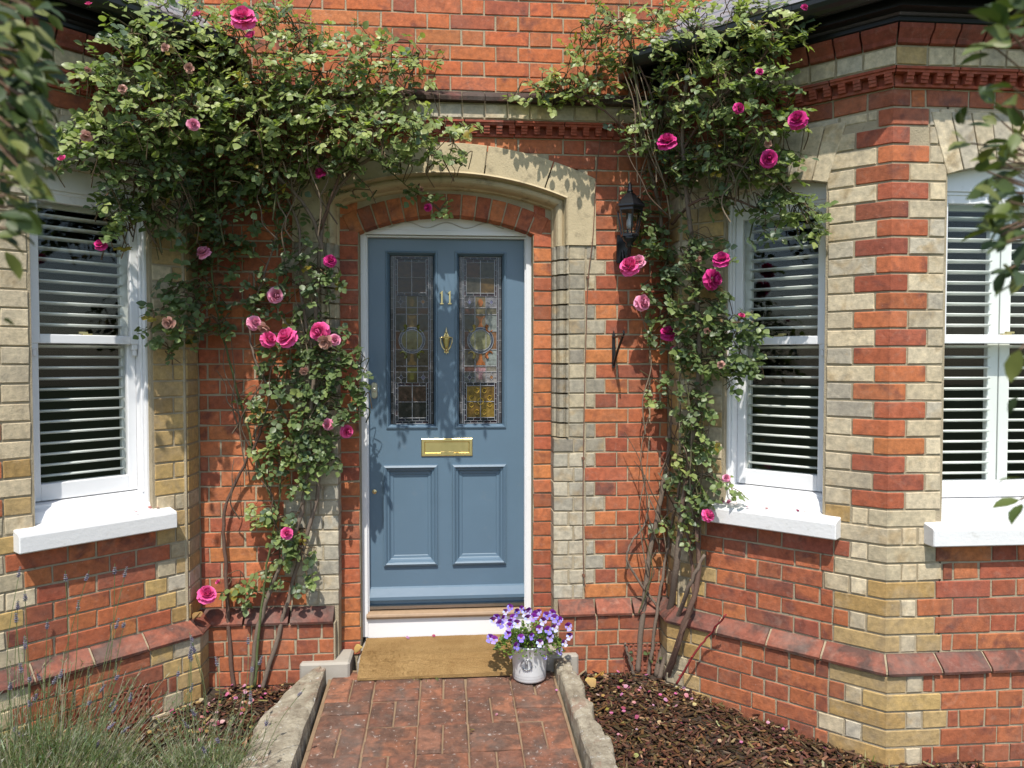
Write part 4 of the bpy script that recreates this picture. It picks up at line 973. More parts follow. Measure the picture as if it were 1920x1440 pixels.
def rose_mesh(kind, seed):
    r = random.Random(seed); m = MB(); Z = Vector((0, 0, 1))
    base = {'bloom': (.78, .10, .31), 'pale': (.78, .28, .43), 'bud': (.64, .08, .24), 'dark': (.56, .035, .21), 'wilt': (.52, .28, .23)}[kind]
    def col(k): 
        s = k * r.uniform(.88, 1.12); return (min(.95, base[0] * s), base[1] * s, base[2] * s, r.random())
    if kind in ('bloom', 'pale', 'dark'):
        for ring, (n, rad, h, w, cup, curl) in enumerate([(6, .006, .036, .011, .005, -.006), (7, .011, .037, .016, .007, -.004), (8, .017, .036, .022, .010, .004), (9, .025, .034, .026, .013, .014), (8, .031, .028, .030, .015, .024)]):
            for i in range(n):
                a = 2 * math.pi * (i + r.uniform(-.2, .2)) / n + ring * .7; ax = Vector((math.cos(a), math.sin(a), 0)); tilt = R([4, 12, 24, 42, 70][ring] + r.uniform(-14, 14))
                up = (Z * math.cos(tilt) + ax * math.sin(tilt)).normalized(); nx = (ax * math.cos(tilt) - Z * math.sin(tilt)).normalized()
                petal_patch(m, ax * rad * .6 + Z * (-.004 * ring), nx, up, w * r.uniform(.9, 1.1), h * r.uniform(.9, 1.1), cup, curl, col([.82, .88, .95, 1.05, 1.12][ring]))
    else:
        for ring, (n, rad, h, w, cup, curl) in enumerate([(4, .003, .030, .011, .006, -.006), (5, .008, .032, .015, .008, -.002), (6, .012, .030, .017, .010, .008)]):
            for i in range(n):
                a = 2 * math.pi * (i + r.uniform(-.2, .2)) / n + ring; ax = Vector((math.cos(a), math.sin(a), 0)); tilt = R([4, 10, 24][ring] + r.uniform(-6, 6))
                if kind == 'wilt': tilt += R(r.uniform(-5, 60))
                up = (Z * math.cos(tilt) + ax * math.sin(tilt)).normalized(); nx = (ax * math.cos(tilt) - Z * math.sin(tilt)).normalized()
                petal_patch(m, ax * rad * .5, nx, up, w, h, cup, curl, col([.7, .9, 1.1][ring]))
    for i in range(5):                   # sepals
        a = 2 * math.pi * i / 5; ax = Vector((math.cos(a), math.sin(a), 0)); m.add([ax * .003 + Vector((0, 0, -.008)), ax * .018 + ax.cross(Z) * .004 + Vector((0, 0, -.010)), ax * .032 + Vector((0, 0, -.016)), ax * .018 - ax.cross(Z) * .004 + Vector((0, 0, -.010))], [(0, 1, 2, 3)], (.07, .13, .04, 0))
    m.tube([(0, 0, 0), (0, 0, -.02)], .005, 6, (.07, .13, .04, 0))
    me = bpy.data.meshes.new('rose_flower'); me.from_pydata(m.v, [], m.f); a = me.color_attributes.new('Col', 'FLOAT_COLOR', 'POINT'); a.data.foreach_set('color', np.array(m.c, dtype=np.float32).ravel()); me.shade_smooth(); me.materials.append(M_PETAL); return me
ROSES = {k: [rose_mesh(k, s) for s in range(4)] for k in ('bloom', 'pale', 'bud', 'dark', 'wilt')}
LEAFS = [leaf_mesh('leaf', (*c, .5), 1.22) for c in GREENS * 1.0]
def smooth_path(pts, sub=5):
    out = []; n = len(pts)
    for i in range(n - 1):
        p0, p1, p2, p3 = pts[max(i - 1, 0)], pts[i], pts[i + 1], pts[min(i + 2, n - 1)]
        for s in range(sub):
            t = s / sub; out.append(.5 * ((2 * p1) + (-p0 + p2) * t + (2 * p0 - 5 * p1 + 4 * p2 - p3) * t * t + (-p0 + 3 * p1 - 3 * p2 + p3) * t ** 3))
    out.append(pts[-1]); return out
def climbing_rose(base, label, canes, clusters, blooms, seed, twig_n, wild):
    random.seed(seed); rg = np.random.default_rng(seed); root = empty('climbing_rose', base); tag(root, label, 'rose bush')
    nodes = []
    for pts, r0, r1, c in canes:
        w3 = smooth_path([SP(*p) if len(p) == 3 else Vector(p) for p in pts], 6); n = len(w3)
        w3 = [p + Vector((random.uniform(-1, 1), random.uniform(-1, 1), 0)) * .004 for p in w3]
        m = MB(); m.tube(w3, [r0 + (r1 - r0) * i / (n - 1) for i in range(n)], 7, (*c, 1))
        for i in range(2, n - 1, 2):     # thorns and side buds
            a = Vector((random.uniform(-1, 1), random.uniform(-1, .2), random.uniform(-.2, .6))).normalized(); m.tube([w3[i], w3[i] + a * .016], [.004, .0006], 4, (c[0] * 1.5, c[1] * 1.2, c[2], 1))
        m.build('cane', M_BARK, root, smooth=True, fix=False); nodes += w3[n // 3:]
    pos, dr, nr, sz, cl = [], [], [], [], []; ex = MB(); tw = MB(); sun_v = np.array(sd)
    nodes_a = np.array([tuple(p) for p in nodes])
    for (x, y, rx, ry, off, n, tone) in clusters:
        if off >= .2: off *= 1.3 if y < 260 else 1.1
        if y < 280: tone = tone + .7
        cnt = max(1, int(n * (1.9 if off >= .2 else 1.3)))
        cen = SP(x, y, off)
        for c_ in range(cnt):
            a = rg.uniform(0, 2 * math.pi); q = math.sqrt(rg.uniform(0, 1)) * (1.0 if rg.random() < .74 else 1.32)
            px, py = x + rx * q * math.cos(a), y + ry * q * math.sin(a)
            dep = off * (.45 + .85 * rg.random() * math.sqrt(max(.08, 1 - q * q))) if off > .16 else off * rg.uniform(.5, 1.3)
            # the distance is taken at the cluster's centre so that a spray keeps its place in depth
            d = ray(px, py); t0 = min(surf_t(px, py), surf_t(x, y) + .12); p = CAM + d * (t0 - dep / d.length)
            out = Vector((p.x - cen.x, -.6 * random.random() - .1, p.z - cen.z)); 
            if out.length < .01: out = Vector((0, -1, 0))
            out = (out.normalized() + Vector((random.uniform(-.8, .8), random.uniform(-.9, .1), random.uniform(-.9, .35)))).normalized()
            nn = (Vector((0, -.55, .75)) + Vector((random.uniform(-.7, .7), random.uniform(-.6, .4), random.uniform(-.6, .5)))).normalized()
            L = random.uniform(.045, .075); base_p = p - out * L * .7
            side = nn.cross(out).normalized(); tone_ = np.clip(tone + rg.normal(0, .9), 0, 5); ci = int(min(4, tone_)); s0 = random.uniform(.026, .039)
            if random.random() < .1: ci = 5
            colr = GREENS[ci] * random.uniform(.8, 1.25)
            if random.random() < .015: colr = np.array((.26, .20, .03))
            lf = [(1.0, 0, 1.1), (.62, 1, .95), (.62, -1, .95), (.2, 1, .8), (.2, -1, .8)]
            for t, s_, k in lf[:5 if random.random() < .75 else 3]:
                b = base_p + out * (L * t) + Vector((0, 0, -.012 * t)); dv = out if s_ == 0 else (out * .45 + side * s_ * .9).normalized()
                dv = dv + Vector((random.uniform(-.2, .2), random.uniform(-.2, .2), random.uniform(-.35, .15))); nv = nn + Vector((random.uniform(-.35, .35), random.uniform(-.35, .35), random.uniform(-.3, .3)))
                pos.append(b); dr.append(dv); nr.append(nv); sz.append(s0 * k * random.uniform(.88, 1.12)); cl.append((*(colr * random.uniform(.88, 1.12)), 1))
            ex.tube([base_p - out * .02, base_p + out * L * .5 + Vector((0, 0, -.004)), base_p + out * L], .0011, 3, (.10, .085, .03, 1), cap=False)
            if random.random() < twig_n:     # a twig back to the nearest cane or into the mass
                dist = np.linalg.norm(nodes_a - np.array(base_p), axis=1); i = int(dist.argmin()); q_ = nodes[i]
                if dist[i] > .16: q_ = base_p + Vector((random.uniform(-.08, .08), random.uniform(.02, .12), -random.uniform(.02, .12)))
                mid = (base_p + q_) / 2 + Vector((random.uniform(-.05, .05), random.uniform(-.03, .03), random.uniform(.0, .06)))
                tw.tube(smooth_path([q_, mid, base_p], 4), .0022 if random.random() < .75 else .0034, 4, (*random.choice([(.13, .085, .05), (.10, .07, .045), (.18, .13, .08), (.07, .08, .035)]), 1), cap=False)
    pos, dr, nr = [np.array([tuple(v) for v in a]) for a in (pos, dr, nr)]; sz = np.array(sz); cl = np.array(cl)
    # the 300 leaves nearest to the viewer are pieces of their own
    f = (pos - np.array(CAM)) @ np.array(FW); order = np.argsort(f / sz); big = order[:300]; rest = order[300:]
    for i, M in zip(big, mats_from(pos[big], dr[big], nr[big], sz[big])):
        k = int(np.argmin(np.abs(GREENS - cl[i, :3]).sum(1))); link('leaf', LEAFS[k], root, M)
    tag(leaves_object('foliage', pos[rest], dr[rest], nr[rest], sz[rest], cl[rest], root, asp=1.22, extra=ex), None, kind='stuff')
    for (x0, x1, y0, y1, n, o0) in wild:   # thin bare stems tangled behind the leaves
        for i in range(n):
            x = random.uniform(x0, x1); y = random.uniform(y0 * .6 + y1 * .4, y0); L_ = random.uniform(90, 320); ang_ = random.gauss(0, .35); xe = x + math.sin(ang_) * L_
            if xe < x0 - 40 or xe > x1 + 15: ang_ = 0
            o_ = o0 * random.uniform(.5, 1.3); pts = []
            for k in range(5):
                t = k / 4; pts.append(SP(x + math.sin(ang_) * L_ * t + random.uniform(-14, 14), max(y1, y - math.cos(ang_) * L_ * t), o_ + .04 * math.sin(t * 3)))
            tw.tube(smooth_path(pts, 4), [.0042 - .00016 * k for k in range(17)], 5, (*random.choice([(.16, .12, .085), (.12, .085, .06), (.22, .17, .12), (.10, .10, .05)]), 1), cap=False)
    tag(tw.build('twigs', M_BARK, root, smooth=True, fix=False), None, kind='stuff')
    for (x, y, rpx, off, kind) in blooms:
        off = off * 1.3 + .14 if y < 270 else off * 1.15 + .02
        p = SP(x, y, off); dist = (p - CAM).dot(FW); s = rpx * dist / F_PX / .056 if kind in ('bloom', 'pale', 'dark') else rpx * dist / F_PX / .038
        fdir = (Vector((0, -1, .35)) + Vector((random.uniform(-.8, .8), 0, random.uniform(-.5, 1.0)))).normalized()
        if kind == 'wilt': fdir = Vector((random.uniform(-.6, .6), -.7, random.uniform(-.9, .1))).normalized()
        if kind == 'bud': fdir = Vector((random.uniform(-.5, .5), -.5, random.uniform(.1, .9))).normalized()
        M = Matrix.Translation(p) @ fdir.to_track_quat('Z', 'Y').to_matrix().to_4x4() @ Matrix.Rotation(random.uniform(0, 6), 4, 'Z') @ Matrix.Scale(s, 4)
        link('flower', random.choice(ROSES[kind]), root, M)
    print('rose leaves', len(pos)); return root
GY, BRN, GRN, RDC = (.17, .13, .10), (.13, .08, .06), (.10, .12, .05), (.24, .035, .035)
L_CANES = [([(437, 1296, .07), (430, 1180, .06), (424, 1080, .05), (420, 985, .05), (432, 925, .05), (470, 850, .07), (492, 800, .08)], .011, .006, BRN),
    ([(470, 1298, .08), (482, 1190, .08), (512, 1090, .08), (556, 990, .07), (575, 900, .07), (585, 760, .08), (592, 600, .08), (600, 470, .10), (612, 395, .12), (652, 330, .16), (700, 292, .2)], .013, .008, GY),
    ([(490, 1300, .07), (528, 1170, .06), (552, 1080, .05), (598, 905, .05), (590, 700, .06), (565, 560, .08), (560, 430, .12), (520, 330, .2)], .012, .006, GY),
    ([(478, 1290, .1), (490, 1150, .09), (500, 1060, .09), (520, 960, .08), (530, 860, .07)], .007, .004, GRN),
    ([(520, 960, .04), (478, 850, .05), (442, 720, .06), (408, 590, .08), (398, 500, .12), (415, 400, .2)], .006, .004, GRN),
    ([(545, 800, .06), (480, 680, .06), (468, 610, .06), (480, 560, .08), (520, 440, .14)], .007, .004, GY),
    ([(605, 470, .1), (580, 400, .16), (520, 330, .24), (430, 260, .3), (330, 220, .34)], .010, .005, GY),
    ([(652, 330, .16), (690, 270, .22), (740, 200, .24), (780, 120, .2)], .007, .003, BRN), ([(600, 430, .12), (640, 300, .22), (620, 180, .3), (560, 60, .3)], .008, .004, BRN),
    ([(640, 325, .16), (700, 300, .14), (740, 330, .12), (785, 365, .10), (830, 395, .1)], .004, .002, GRN), ([(660, 320, .12), (690, 350, .08), (705, 383, .06)], .003, .002, GY)]
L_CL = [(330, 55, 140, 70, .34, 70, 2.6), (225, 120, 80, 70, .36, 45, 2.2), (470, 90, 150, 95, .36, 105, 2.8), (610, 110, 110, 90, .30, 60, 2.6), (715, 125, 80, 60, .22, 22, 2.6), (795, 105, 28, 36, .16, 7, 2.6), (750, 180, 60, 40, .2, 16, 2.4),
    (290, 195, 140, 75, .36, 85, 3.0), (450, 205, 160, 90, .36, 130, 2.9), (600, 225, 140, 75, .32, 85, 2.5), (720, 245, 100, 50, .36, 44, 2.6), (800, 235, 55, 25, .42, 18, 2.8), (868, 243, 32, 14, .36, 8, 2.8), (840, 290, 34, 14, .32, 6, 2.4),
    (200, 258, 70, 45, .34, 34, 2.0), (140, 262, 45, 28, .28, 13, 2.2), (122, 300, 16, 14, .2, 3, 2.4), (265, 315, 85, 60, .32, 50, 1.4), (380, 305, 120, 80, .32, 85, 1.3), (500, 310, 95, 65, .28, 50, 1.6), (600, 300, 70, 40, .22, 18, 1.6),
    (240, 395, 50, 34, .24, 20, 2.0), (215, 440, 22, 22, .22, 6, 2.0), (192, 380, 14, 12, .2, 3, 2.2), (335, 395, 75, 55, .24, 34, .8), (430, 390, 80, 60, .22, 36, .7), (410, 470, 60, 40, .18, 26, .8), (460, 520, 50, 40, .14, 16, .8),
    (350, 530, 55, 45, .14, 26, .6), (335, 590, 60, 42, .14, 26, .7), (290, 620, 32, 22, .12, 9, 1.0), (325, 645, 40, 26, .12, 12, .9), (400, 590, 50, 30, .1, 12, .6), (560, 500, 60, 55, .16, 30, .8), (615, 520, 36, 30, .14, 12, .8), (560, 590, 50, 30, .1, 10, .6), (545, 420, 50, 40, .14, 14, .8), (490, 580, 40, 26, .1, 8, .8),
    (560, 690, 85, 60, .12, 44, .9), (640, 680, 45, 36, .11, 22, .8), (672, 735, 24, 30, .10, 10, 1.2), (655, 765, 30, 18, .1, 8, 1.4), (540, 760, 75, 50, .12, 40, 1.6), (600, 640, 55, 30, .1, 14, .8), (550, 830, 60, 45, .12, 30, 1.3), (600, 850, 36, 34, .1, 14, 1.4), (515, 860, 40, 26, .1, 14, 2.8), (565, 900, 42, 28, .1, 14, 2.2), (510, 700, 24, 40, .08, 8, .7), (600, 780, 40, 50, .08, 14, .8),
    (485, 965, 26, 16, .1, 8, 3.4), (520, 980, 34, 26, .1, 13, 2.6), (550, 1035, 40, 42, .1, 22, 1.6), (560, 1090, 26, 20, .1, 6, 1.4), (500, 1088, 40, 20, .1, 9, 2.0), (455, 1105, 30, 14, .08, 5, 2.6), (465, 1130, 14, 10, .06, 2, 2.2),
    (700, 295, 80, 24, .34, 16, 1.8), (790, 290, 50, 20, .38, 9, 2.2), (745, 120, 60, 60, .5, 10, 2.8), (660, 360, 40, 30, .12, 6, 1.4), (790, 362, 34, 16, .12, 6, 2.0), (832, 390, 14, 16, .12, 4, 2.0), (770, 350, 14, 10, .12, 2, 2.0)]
L_BL = [(455, 28, 24, .52, 'bloom'), (472, 70, 13, .50, 'bud'), (371, 31, 11, .45, 'bud'), (167, 10, 8, .4, 'bud'), (310, 90, 9, .5, 'wilt'), (363, 233, 12, .46, 'pale'), (118, 300, 10, .36, 'bud'), (162, 255, 12, .36, 'wilt'), (188, 457, 12, .2, 'dark'), (380, 471, 14, .2, 'pale'), (317, 605, 13, .18, 'wilt'),
    (518, 554, 15, .14, 'pale'), (478, 605, 14, .12, 'pale'), (497, 616, 14, .13, 'wilt'), (505, 635, 16, .14, 'bloom'), (535, 630, 20, .14, 'bloom'), (597, 622, 19, .14, 'bloom'), (610, 641, 15, .15, 'wilt'), (628, 637, 12, .14, 'pale'), (620, 487, 13, .16, 'dark'), (388, 1112, 18, .1, 'bloom'), (410, 1092, 6, .1, 'bud'), (538, 1000, 12, .12, 'bloom'),
    (652, 809, 13, .06, 'bloom'), (613, 795, 12, .1, 'pale'), (599, 322, 11, .2, 'dark'), (801, 389, 8, .12, 'dark'), (230, 167, 9, .4, 'wilt'), (355, 128, 10, .45, 'wilt'), (570, 695, 9, .14, 'wilt'), (565, 798, 8, .1, 'wilt'), (165, 130, 7, .3, 'wilt'), (790, 355, 6, .1, 'wilt')]
base_l = PZ(468, 1300, -.10)
climbing_rose(base_l, 'pink climbing rose with bare canes trained up left of the blue door', L_CANES, L_CL, L_BL, 101, .5, [(440, 620, 1000, 330, 14, .07), (300, 640, 480, 120, 22, .22)])
R_CANES = [([(1195, 1262, .06), (1206, 1150, .06), (1218, 1040, .05), (1245, 900, .05), (1262, 760, .06), (1268, 620, .06), (1250, 500, .08), (1235, 380, .1), (1205, 250, .16), (1190, 120, .2)], .015, .008, GY),
    ([(1230, 1268, .07), (1250, 1180, .08), (1268, 1060, .08), (1282, 930, .07), (1300, 800, .07), (1312, 650, .08), (1300, 500, .1), (1290, 380, .14), (1280, 250, .2), (1290, 120, .26)], .018, .009, GY),
    ([(1246, 1278, .13), (1278, 1185, .14), (1308, 1090, .10), (1308, 1000, .08), (1300, 900, .07)], .016, .009, BRN),
    ([(1250, 1160, .08), (1212, 1110, .07), (1177, 1055, .07), (1182, 1020, .06), (1208, 985, .05), (1216, 950, .05)], .007, .005, GY),
    ([(1268, 1282, .14), (1300, 1230, .14), (1330, 1190, .12), (1362, 1152, .16)], .006, .004, RDC),
    ([(1190, 1270, .08), (1178, 1230, .09), (1172, 1205, .1)], .009, .006, GY), ([(1215, 1272, .09), (1225, 1200, .1), (1240, 1100, .09), (1255, 1010, .08), (1275, 900, .08)], .010, .006, GY), ([(1252, 1282, .15), (1270, 1215, .15), (1298, 1130, .12), (1295, 1040, .08), (1282, 960, .08), (1290, 860, .08)], .009, .006, BRN), ([(1236, 1274, .14), (1258, 1190, .15), (1292, 1100, .11), (1322, 1040, .08)], .014, .008, GY), ([(1260, 420, .14), (1300, 380, .16), (1360, 370, .14), (1430, 395, .1)], .008, .004, BRN),
    ([(1240, 330, .16), (1160, 230, .2), (1080, 180, .16), (1010, 165, .12)], .006, .003, BRN), ([(1240, 350, .16), (1320, 220, .26), (1400, 140, .3), (1470, 60, .3)], .008, .004, BRN),
    ([(1230, 300, .18), (1240, 180, .26), (1300, 60, .3)], .007, .004, BRN), ([(1260, 330, .18), (1230, 200, .26), (1170, 60, .28)], .006, .003, BRN), ([(1280, 300, .2), (1340, 300, .24), (1440, 330, .2), (1500, 380, .16)], .006, .003, GY)]
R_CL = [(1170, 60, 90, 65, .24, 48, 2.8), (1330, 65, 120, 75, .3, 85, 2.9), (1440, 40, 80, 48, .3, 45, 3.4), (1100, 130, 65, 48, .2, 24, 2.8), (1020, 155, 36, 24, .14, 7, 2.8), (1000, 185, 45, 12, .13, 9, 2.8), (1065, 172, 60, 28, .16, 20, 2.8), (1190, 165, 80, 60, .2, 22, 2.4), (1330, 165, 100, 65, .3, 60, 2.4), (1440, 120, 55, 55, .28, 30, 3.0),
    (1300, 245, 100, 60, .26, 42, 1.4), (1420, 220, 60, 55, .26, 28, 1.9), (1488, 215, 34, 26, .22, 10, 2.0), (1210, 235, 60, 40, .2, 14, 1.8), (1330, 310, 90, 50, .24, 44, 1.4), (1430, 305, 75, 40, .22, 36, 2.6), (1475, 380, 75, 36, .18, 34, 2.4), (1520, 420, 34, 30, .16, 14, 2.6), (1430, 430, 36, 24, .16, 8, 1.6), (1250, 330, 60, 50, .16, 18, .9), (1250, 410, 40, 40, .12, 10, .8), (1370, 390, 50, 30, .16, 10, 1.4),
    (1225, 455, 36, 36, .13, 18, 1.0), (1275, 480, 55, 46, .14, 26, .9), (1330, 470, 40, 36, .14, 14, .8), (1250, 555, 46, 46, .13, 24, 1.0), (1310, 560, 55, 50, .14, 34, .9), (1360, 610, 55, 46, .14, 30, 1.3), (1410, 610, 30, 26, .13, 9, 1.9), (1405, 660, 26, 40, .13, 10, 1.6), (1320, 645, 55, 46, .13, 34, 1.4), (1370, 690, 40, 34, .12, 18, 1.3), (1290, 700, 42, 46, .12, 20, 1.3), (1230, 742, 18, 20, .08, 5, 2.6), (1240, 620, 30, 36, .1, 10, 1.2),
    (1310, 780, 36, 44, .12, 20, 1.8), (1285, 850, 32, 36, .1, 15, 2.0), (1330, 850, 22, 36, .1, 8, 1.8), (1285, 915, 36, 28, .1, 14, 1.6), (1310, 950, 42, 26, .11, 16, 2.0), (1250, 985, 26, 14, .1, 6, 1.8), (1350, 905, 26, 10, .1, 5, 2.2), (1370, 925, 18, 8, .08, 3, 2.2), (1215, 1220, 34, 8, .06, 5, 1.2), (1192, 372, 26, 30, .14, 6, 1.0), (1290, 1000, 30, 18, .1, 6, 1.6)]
R_BL = [(1180, 496, 20, .15, 'bloom'), (1196, 488, 14, .15, 'pale'), (1207, 567, 16, .14, 'pale'), (1250, 262, 19, .3, 'dark'), (1495, 222, 19, .26, 'dark'), (1387, 202, 11, .34, 'dark'), (1442, 297, 17, .28, 'dark'), (1352, 484, 17, .16, 'dark'), (1340, 524, 20, .17, 'dark'), (1253, 622, 16, .14, 'dark'), (1330, 965, 13, .12, 'bloom'), (1263, 655, 7, .12, 'bud'), (1509, 12, 7, .36, 'dark'), (1425, 133, 7, .34, 'dark'), (1390, 594, 8, .15, 'bud'), (1352, 684, 8, .14, 'wilt'), (1362, 895, 8, .1, 'pale'), (1440, 270, 8, .26, 'wilt'), (1326, 620, 7, .15, 'wilt'), (1310, 486, 7, .15, 'wilt')]
base_r = PZ(1230, 1275, -.09)
climbing_rose(base_r, 'climbing rose with deep pink blooms between the lantern and the right bay', R_CANES, R_CL, R_BL, 202, .6, [(1195, 1320, 1150, 300, 20, .07), (1190, 1420, 430, 60, 40, .2)])

# ------------------------------------------------------------------ lantern, bracket, wire
lx, ly, lz = .886, -.16, 2.20
lan = tag(empty('wall_lantern', (lx, 0, lz - .2)), 'black hexagonal glass wall lantern half hidden by the right rose', 'lantern')
def hexring(r, z): return [(lx + r * math.cos(R(60) * i + R(30)), ly + r * math.sin(R(60) * i + R(30)), z) for i in range(6)]
def loft(m, prof, n=6):
    vs = [v for r, z in prof for v in hexring(r, z)]; m.add(vs, [(a * 6 + i, a * 6 + (i + 1) % 6, a * 6 + 6 + (i + 1) % 6, a * 6 + 6 + i) for a in range(len(prof) - 1) for i in range(6)] + [tuple(range(5, -1, -1)), tuple(range((len(prof) - 1) * 6, len(prof) * 6))])
m = MB(); loft(m, [(.066, 2.262), (.074, 2.270), (.074, 2.278), (.052, 2.305), (.040, 2.318), (.024, 2.334), (.013, 2.342)]); m.build('cap', M_BLACK, lan)
m = MB(); m.lathe([(.013, 0), (.016, .012), (.009, .02), (.013, .03), (.008, .036), (.010, .042), (.0001, .056)], (lx, ly, 2.338), 12); m.build('finial', M_BLACK, lan, smooth=True)
m = MB(); top, bot = hexring(.062, 2.262), hexring(.040, 2.135)
for a, b in zip(top, bot): m.tube([a, b], .0045, 5)
loft(m, [(.046, 2.128), (.046, 2.138), (.042, 2.142)]); loft(m, [(.066, 2.252), (.066, 2.264)]); m.build('cage', M_BLACK, lan)
for i in range(6):
    m = MB(); j = (i + 1) % 6; m.add([top[i], top[j], bot[j], bot[i]], [(0, 1, 2, 3)]); m.build('pane', M_GLASS, lan, fix=False)
m = MB(); m.lathe([(.0001, -.026), (.014, -.020), (.018, -.004), (.015, .014), (.010, .028), (.010, .05)], (lx, ly, 2.19), 16); m.build('bulb', simple('bulb_glass', (.34, .35, .36), .12, .05, 9, 0), lan, smooth=True)
m = MB(); m.lathe([(.040, 0), (.030, -.02), (.016, -.032), (.020, -.045), (.008, -.06), (.0001, -.075)], (lx, ly, 2.130), 12); m.build('base', M_BLACK, lan, smooth=True)
m = MB(); m.tube(smooth_path([Vector(p) for p in ((lx, ly, 2.075), (lx, ly + .02, 2.03), (lx, ly + .07, 2.0), (lx, ly + .12, 2.03), (lx, -.004, 2.09))]), .009, 8)
m.box((lx - .03, -.016, 2.02), (lx + .03, -.001, 2.16)); m.build('wall_arm', M_BLACK, lan)
br = tag(empty('hanging_basket_bracket', (.843, 0, 1.49)), 'small black iron basket bracket on the brick wall below the lantern', 'bracket')
m = MB(); m.prism([(.835, -.012, 1.492), (.851, -.012, 1.492), (.851, -.012, 1.655), (.843, -.012, 1.680), (.835, -.012, 1.655)], (0, .011, 0)); m.build('back_plate', M_BLACK, br)
m = MB(); m.tube([(.843, -.01, 1.645), (.85, -.09, 1.648), (.853, -.16, 1.646)], .006, 8); m.tube(smooth_path([Vector((.853, -.16, 1.646)), Vector((.853, -.185, 1.652)), Vector((.853, -.185, 1.668)), Vector((.853, -.17, 1.670))]), .005, 6); m.build('arm', M_BLACK, br)
m = MB(); m.tube([(.843, -.01, 1.505), (.848, -.075, 1.575), (.853, -.158, 1.642)], .0065, 8); m.build('brace', M_BLACK, br)
wp = [(1128, 236), (1122, 290), (1117, 345), (1112, 440), (1103, 520), (1099, 620), (1096, 740), (1094, 860), (1093, 990), (1095, 1080), (1098, 1100)]
m = MB(); m.tube(smooth_path([P(x, y, -.022) for x, y in wp]), .0024, 6); wire = tag(m.build('wire', M_WIRE, None), 'thin rusty wire running down the yellow brick jamb', 'wire')
for i in (4, 7, 9):
    m = MB(); p = P(*wp[i], -.022); m.box((p.x - .006, -.026, p.z - .006), (p.x + .006, .004, p.z + .006)); m.build('clip', M_WIRE, wire)

# ------------------------------------------------------------------ pot of violas
pc = PZ(990, 1262, path_z(-.15)); px_, py_ = pc.x, -.165; pz_ = path_z(py_) + .006
pot = MB(); pot.lathe([(.0001, 0), (.072, 0), (.079, .004), (.081, .012), (.0795, .020), (.082, .024), (.0795, .028), (.0815, .032), (.0805, .038), (.084, .10), (.087, .165), (.090, .168), (.091, .174), (.088, .178), (.083, .176), (.080, .15), (.0001, .15)], (px_, py_, pz_), 40)
po = pot.build('flower_pot', M_ZINC, None, smooth=True); tag(po, 'galvanised zinc flower pot with ribbed base at the edge of the mat', 'flower pot')
m = MB(); a0 = R(-105); 
def onpot(a, z, r=.0855): return Vector((px_ + r * math.cos(a), py_ + r * math.sin(a), pz_ + z))
m.tube([onpot(a0 + .30 * math.cos(t * math.pi / 12), .095 + .026 * math.sin(t * math.pi / 12)) for t in range(25)], .0028, 6)
for t in range(14): a_ = t * math.pi / 7; q = onpot(a0 + .30 * math.cos(a_), .095 + .026 * math.sin(a_), .087); m.tube([q, q + Vector((.006 * math.cos(a_ * 2), -.003, .006 * math.sin(a_ * 3)))], [.003, .0008], 4)
m.tube([onpot(a0 - .05, .078), onpot(a0 - .05, .112)], .002, 5); m.tube([onpot(a0 + .06, .078), onpot(a0 + .06, .112)], .002, 5); m.tube([onpot(a0 - .05, .095), onpot(a0 + .06, .095)], .002, 5); m.build('wreath_emblem', simple('dull_zinc', (.3, .3, .3), .5, .2, 40, 0, metal=.5), po)
vio = tag(empty('viola_plant', (px_, py_, pz_ + .15)), 'purple and lilac viola plant spilling over the zinc pot', 'flowers')
m = MB(); m.lathe([(.0001, 0), (.079, 0), (.079, .006), (.04, .012), (.0001, .014)], (px_, py_, pz_ + .151), 20); m.build('compost', M_SOIL, vio)
random.seed(5); pos, dr, nr, sz, cl = [], [], [], [], []; ex = MB()
for i in range(900):
    a = random.uniform(0, 2 * math.pi); q = math.sqrt(random.random()); rr = .15 * q; h = .105 * (1 - q * q) * random.uniform(.3, 1) - .05 * max(0, q - .6) * random.uniform(0, 2)
    p = Vector((px_ + rr * math.cos(a) * 1.08, py_ + rr * math.sin(a) * .8, pz_ + .165 + h)); o = Vector((math.cos(a), math.sin(a), random.uniform(-.3, .9)))
    pos.append(p); dr.append(o + Vector((random.uniform(-.6, .6), random.uniform(-.6, .3), random.uniform(-.3, .4)))); nr.append(Vector((random.uniform(-.5, .5), random.uniform(-.9, .2), 1))); sz.append(random.uniform(.012, .024)); c = random.choice([(.10, .19, .03), (.15, .24, .035), (.07, .14, .025), (.20, .28, .05)]); cl.append((*c, 1))
for i in range(60):
    a = random.uniform(0, 2 * math.pi); rr = .12 * math.sqrt(random.random()); e = Vector((px_ + rr * 1.2 * math.cos(a), py_ + rr * math.sin(a), pz_ + .2 + .07 * random.random())); ex.tube([Vector((px_ + rr * .5 * math.cos(a), py_ + rr * .5 * math.sin(a), pz_ + .155)), e], .0014, 4, (.09, .17, .03, 1))
cv = lambda a: np.array([tuple(v) for v in a])
tag(leaves_object('foliage', cv(pos), cv(dr), cv(nr), np.array(sz), np.array(cl), vio, asp=.8, extra=ex), None, kind='stuff')
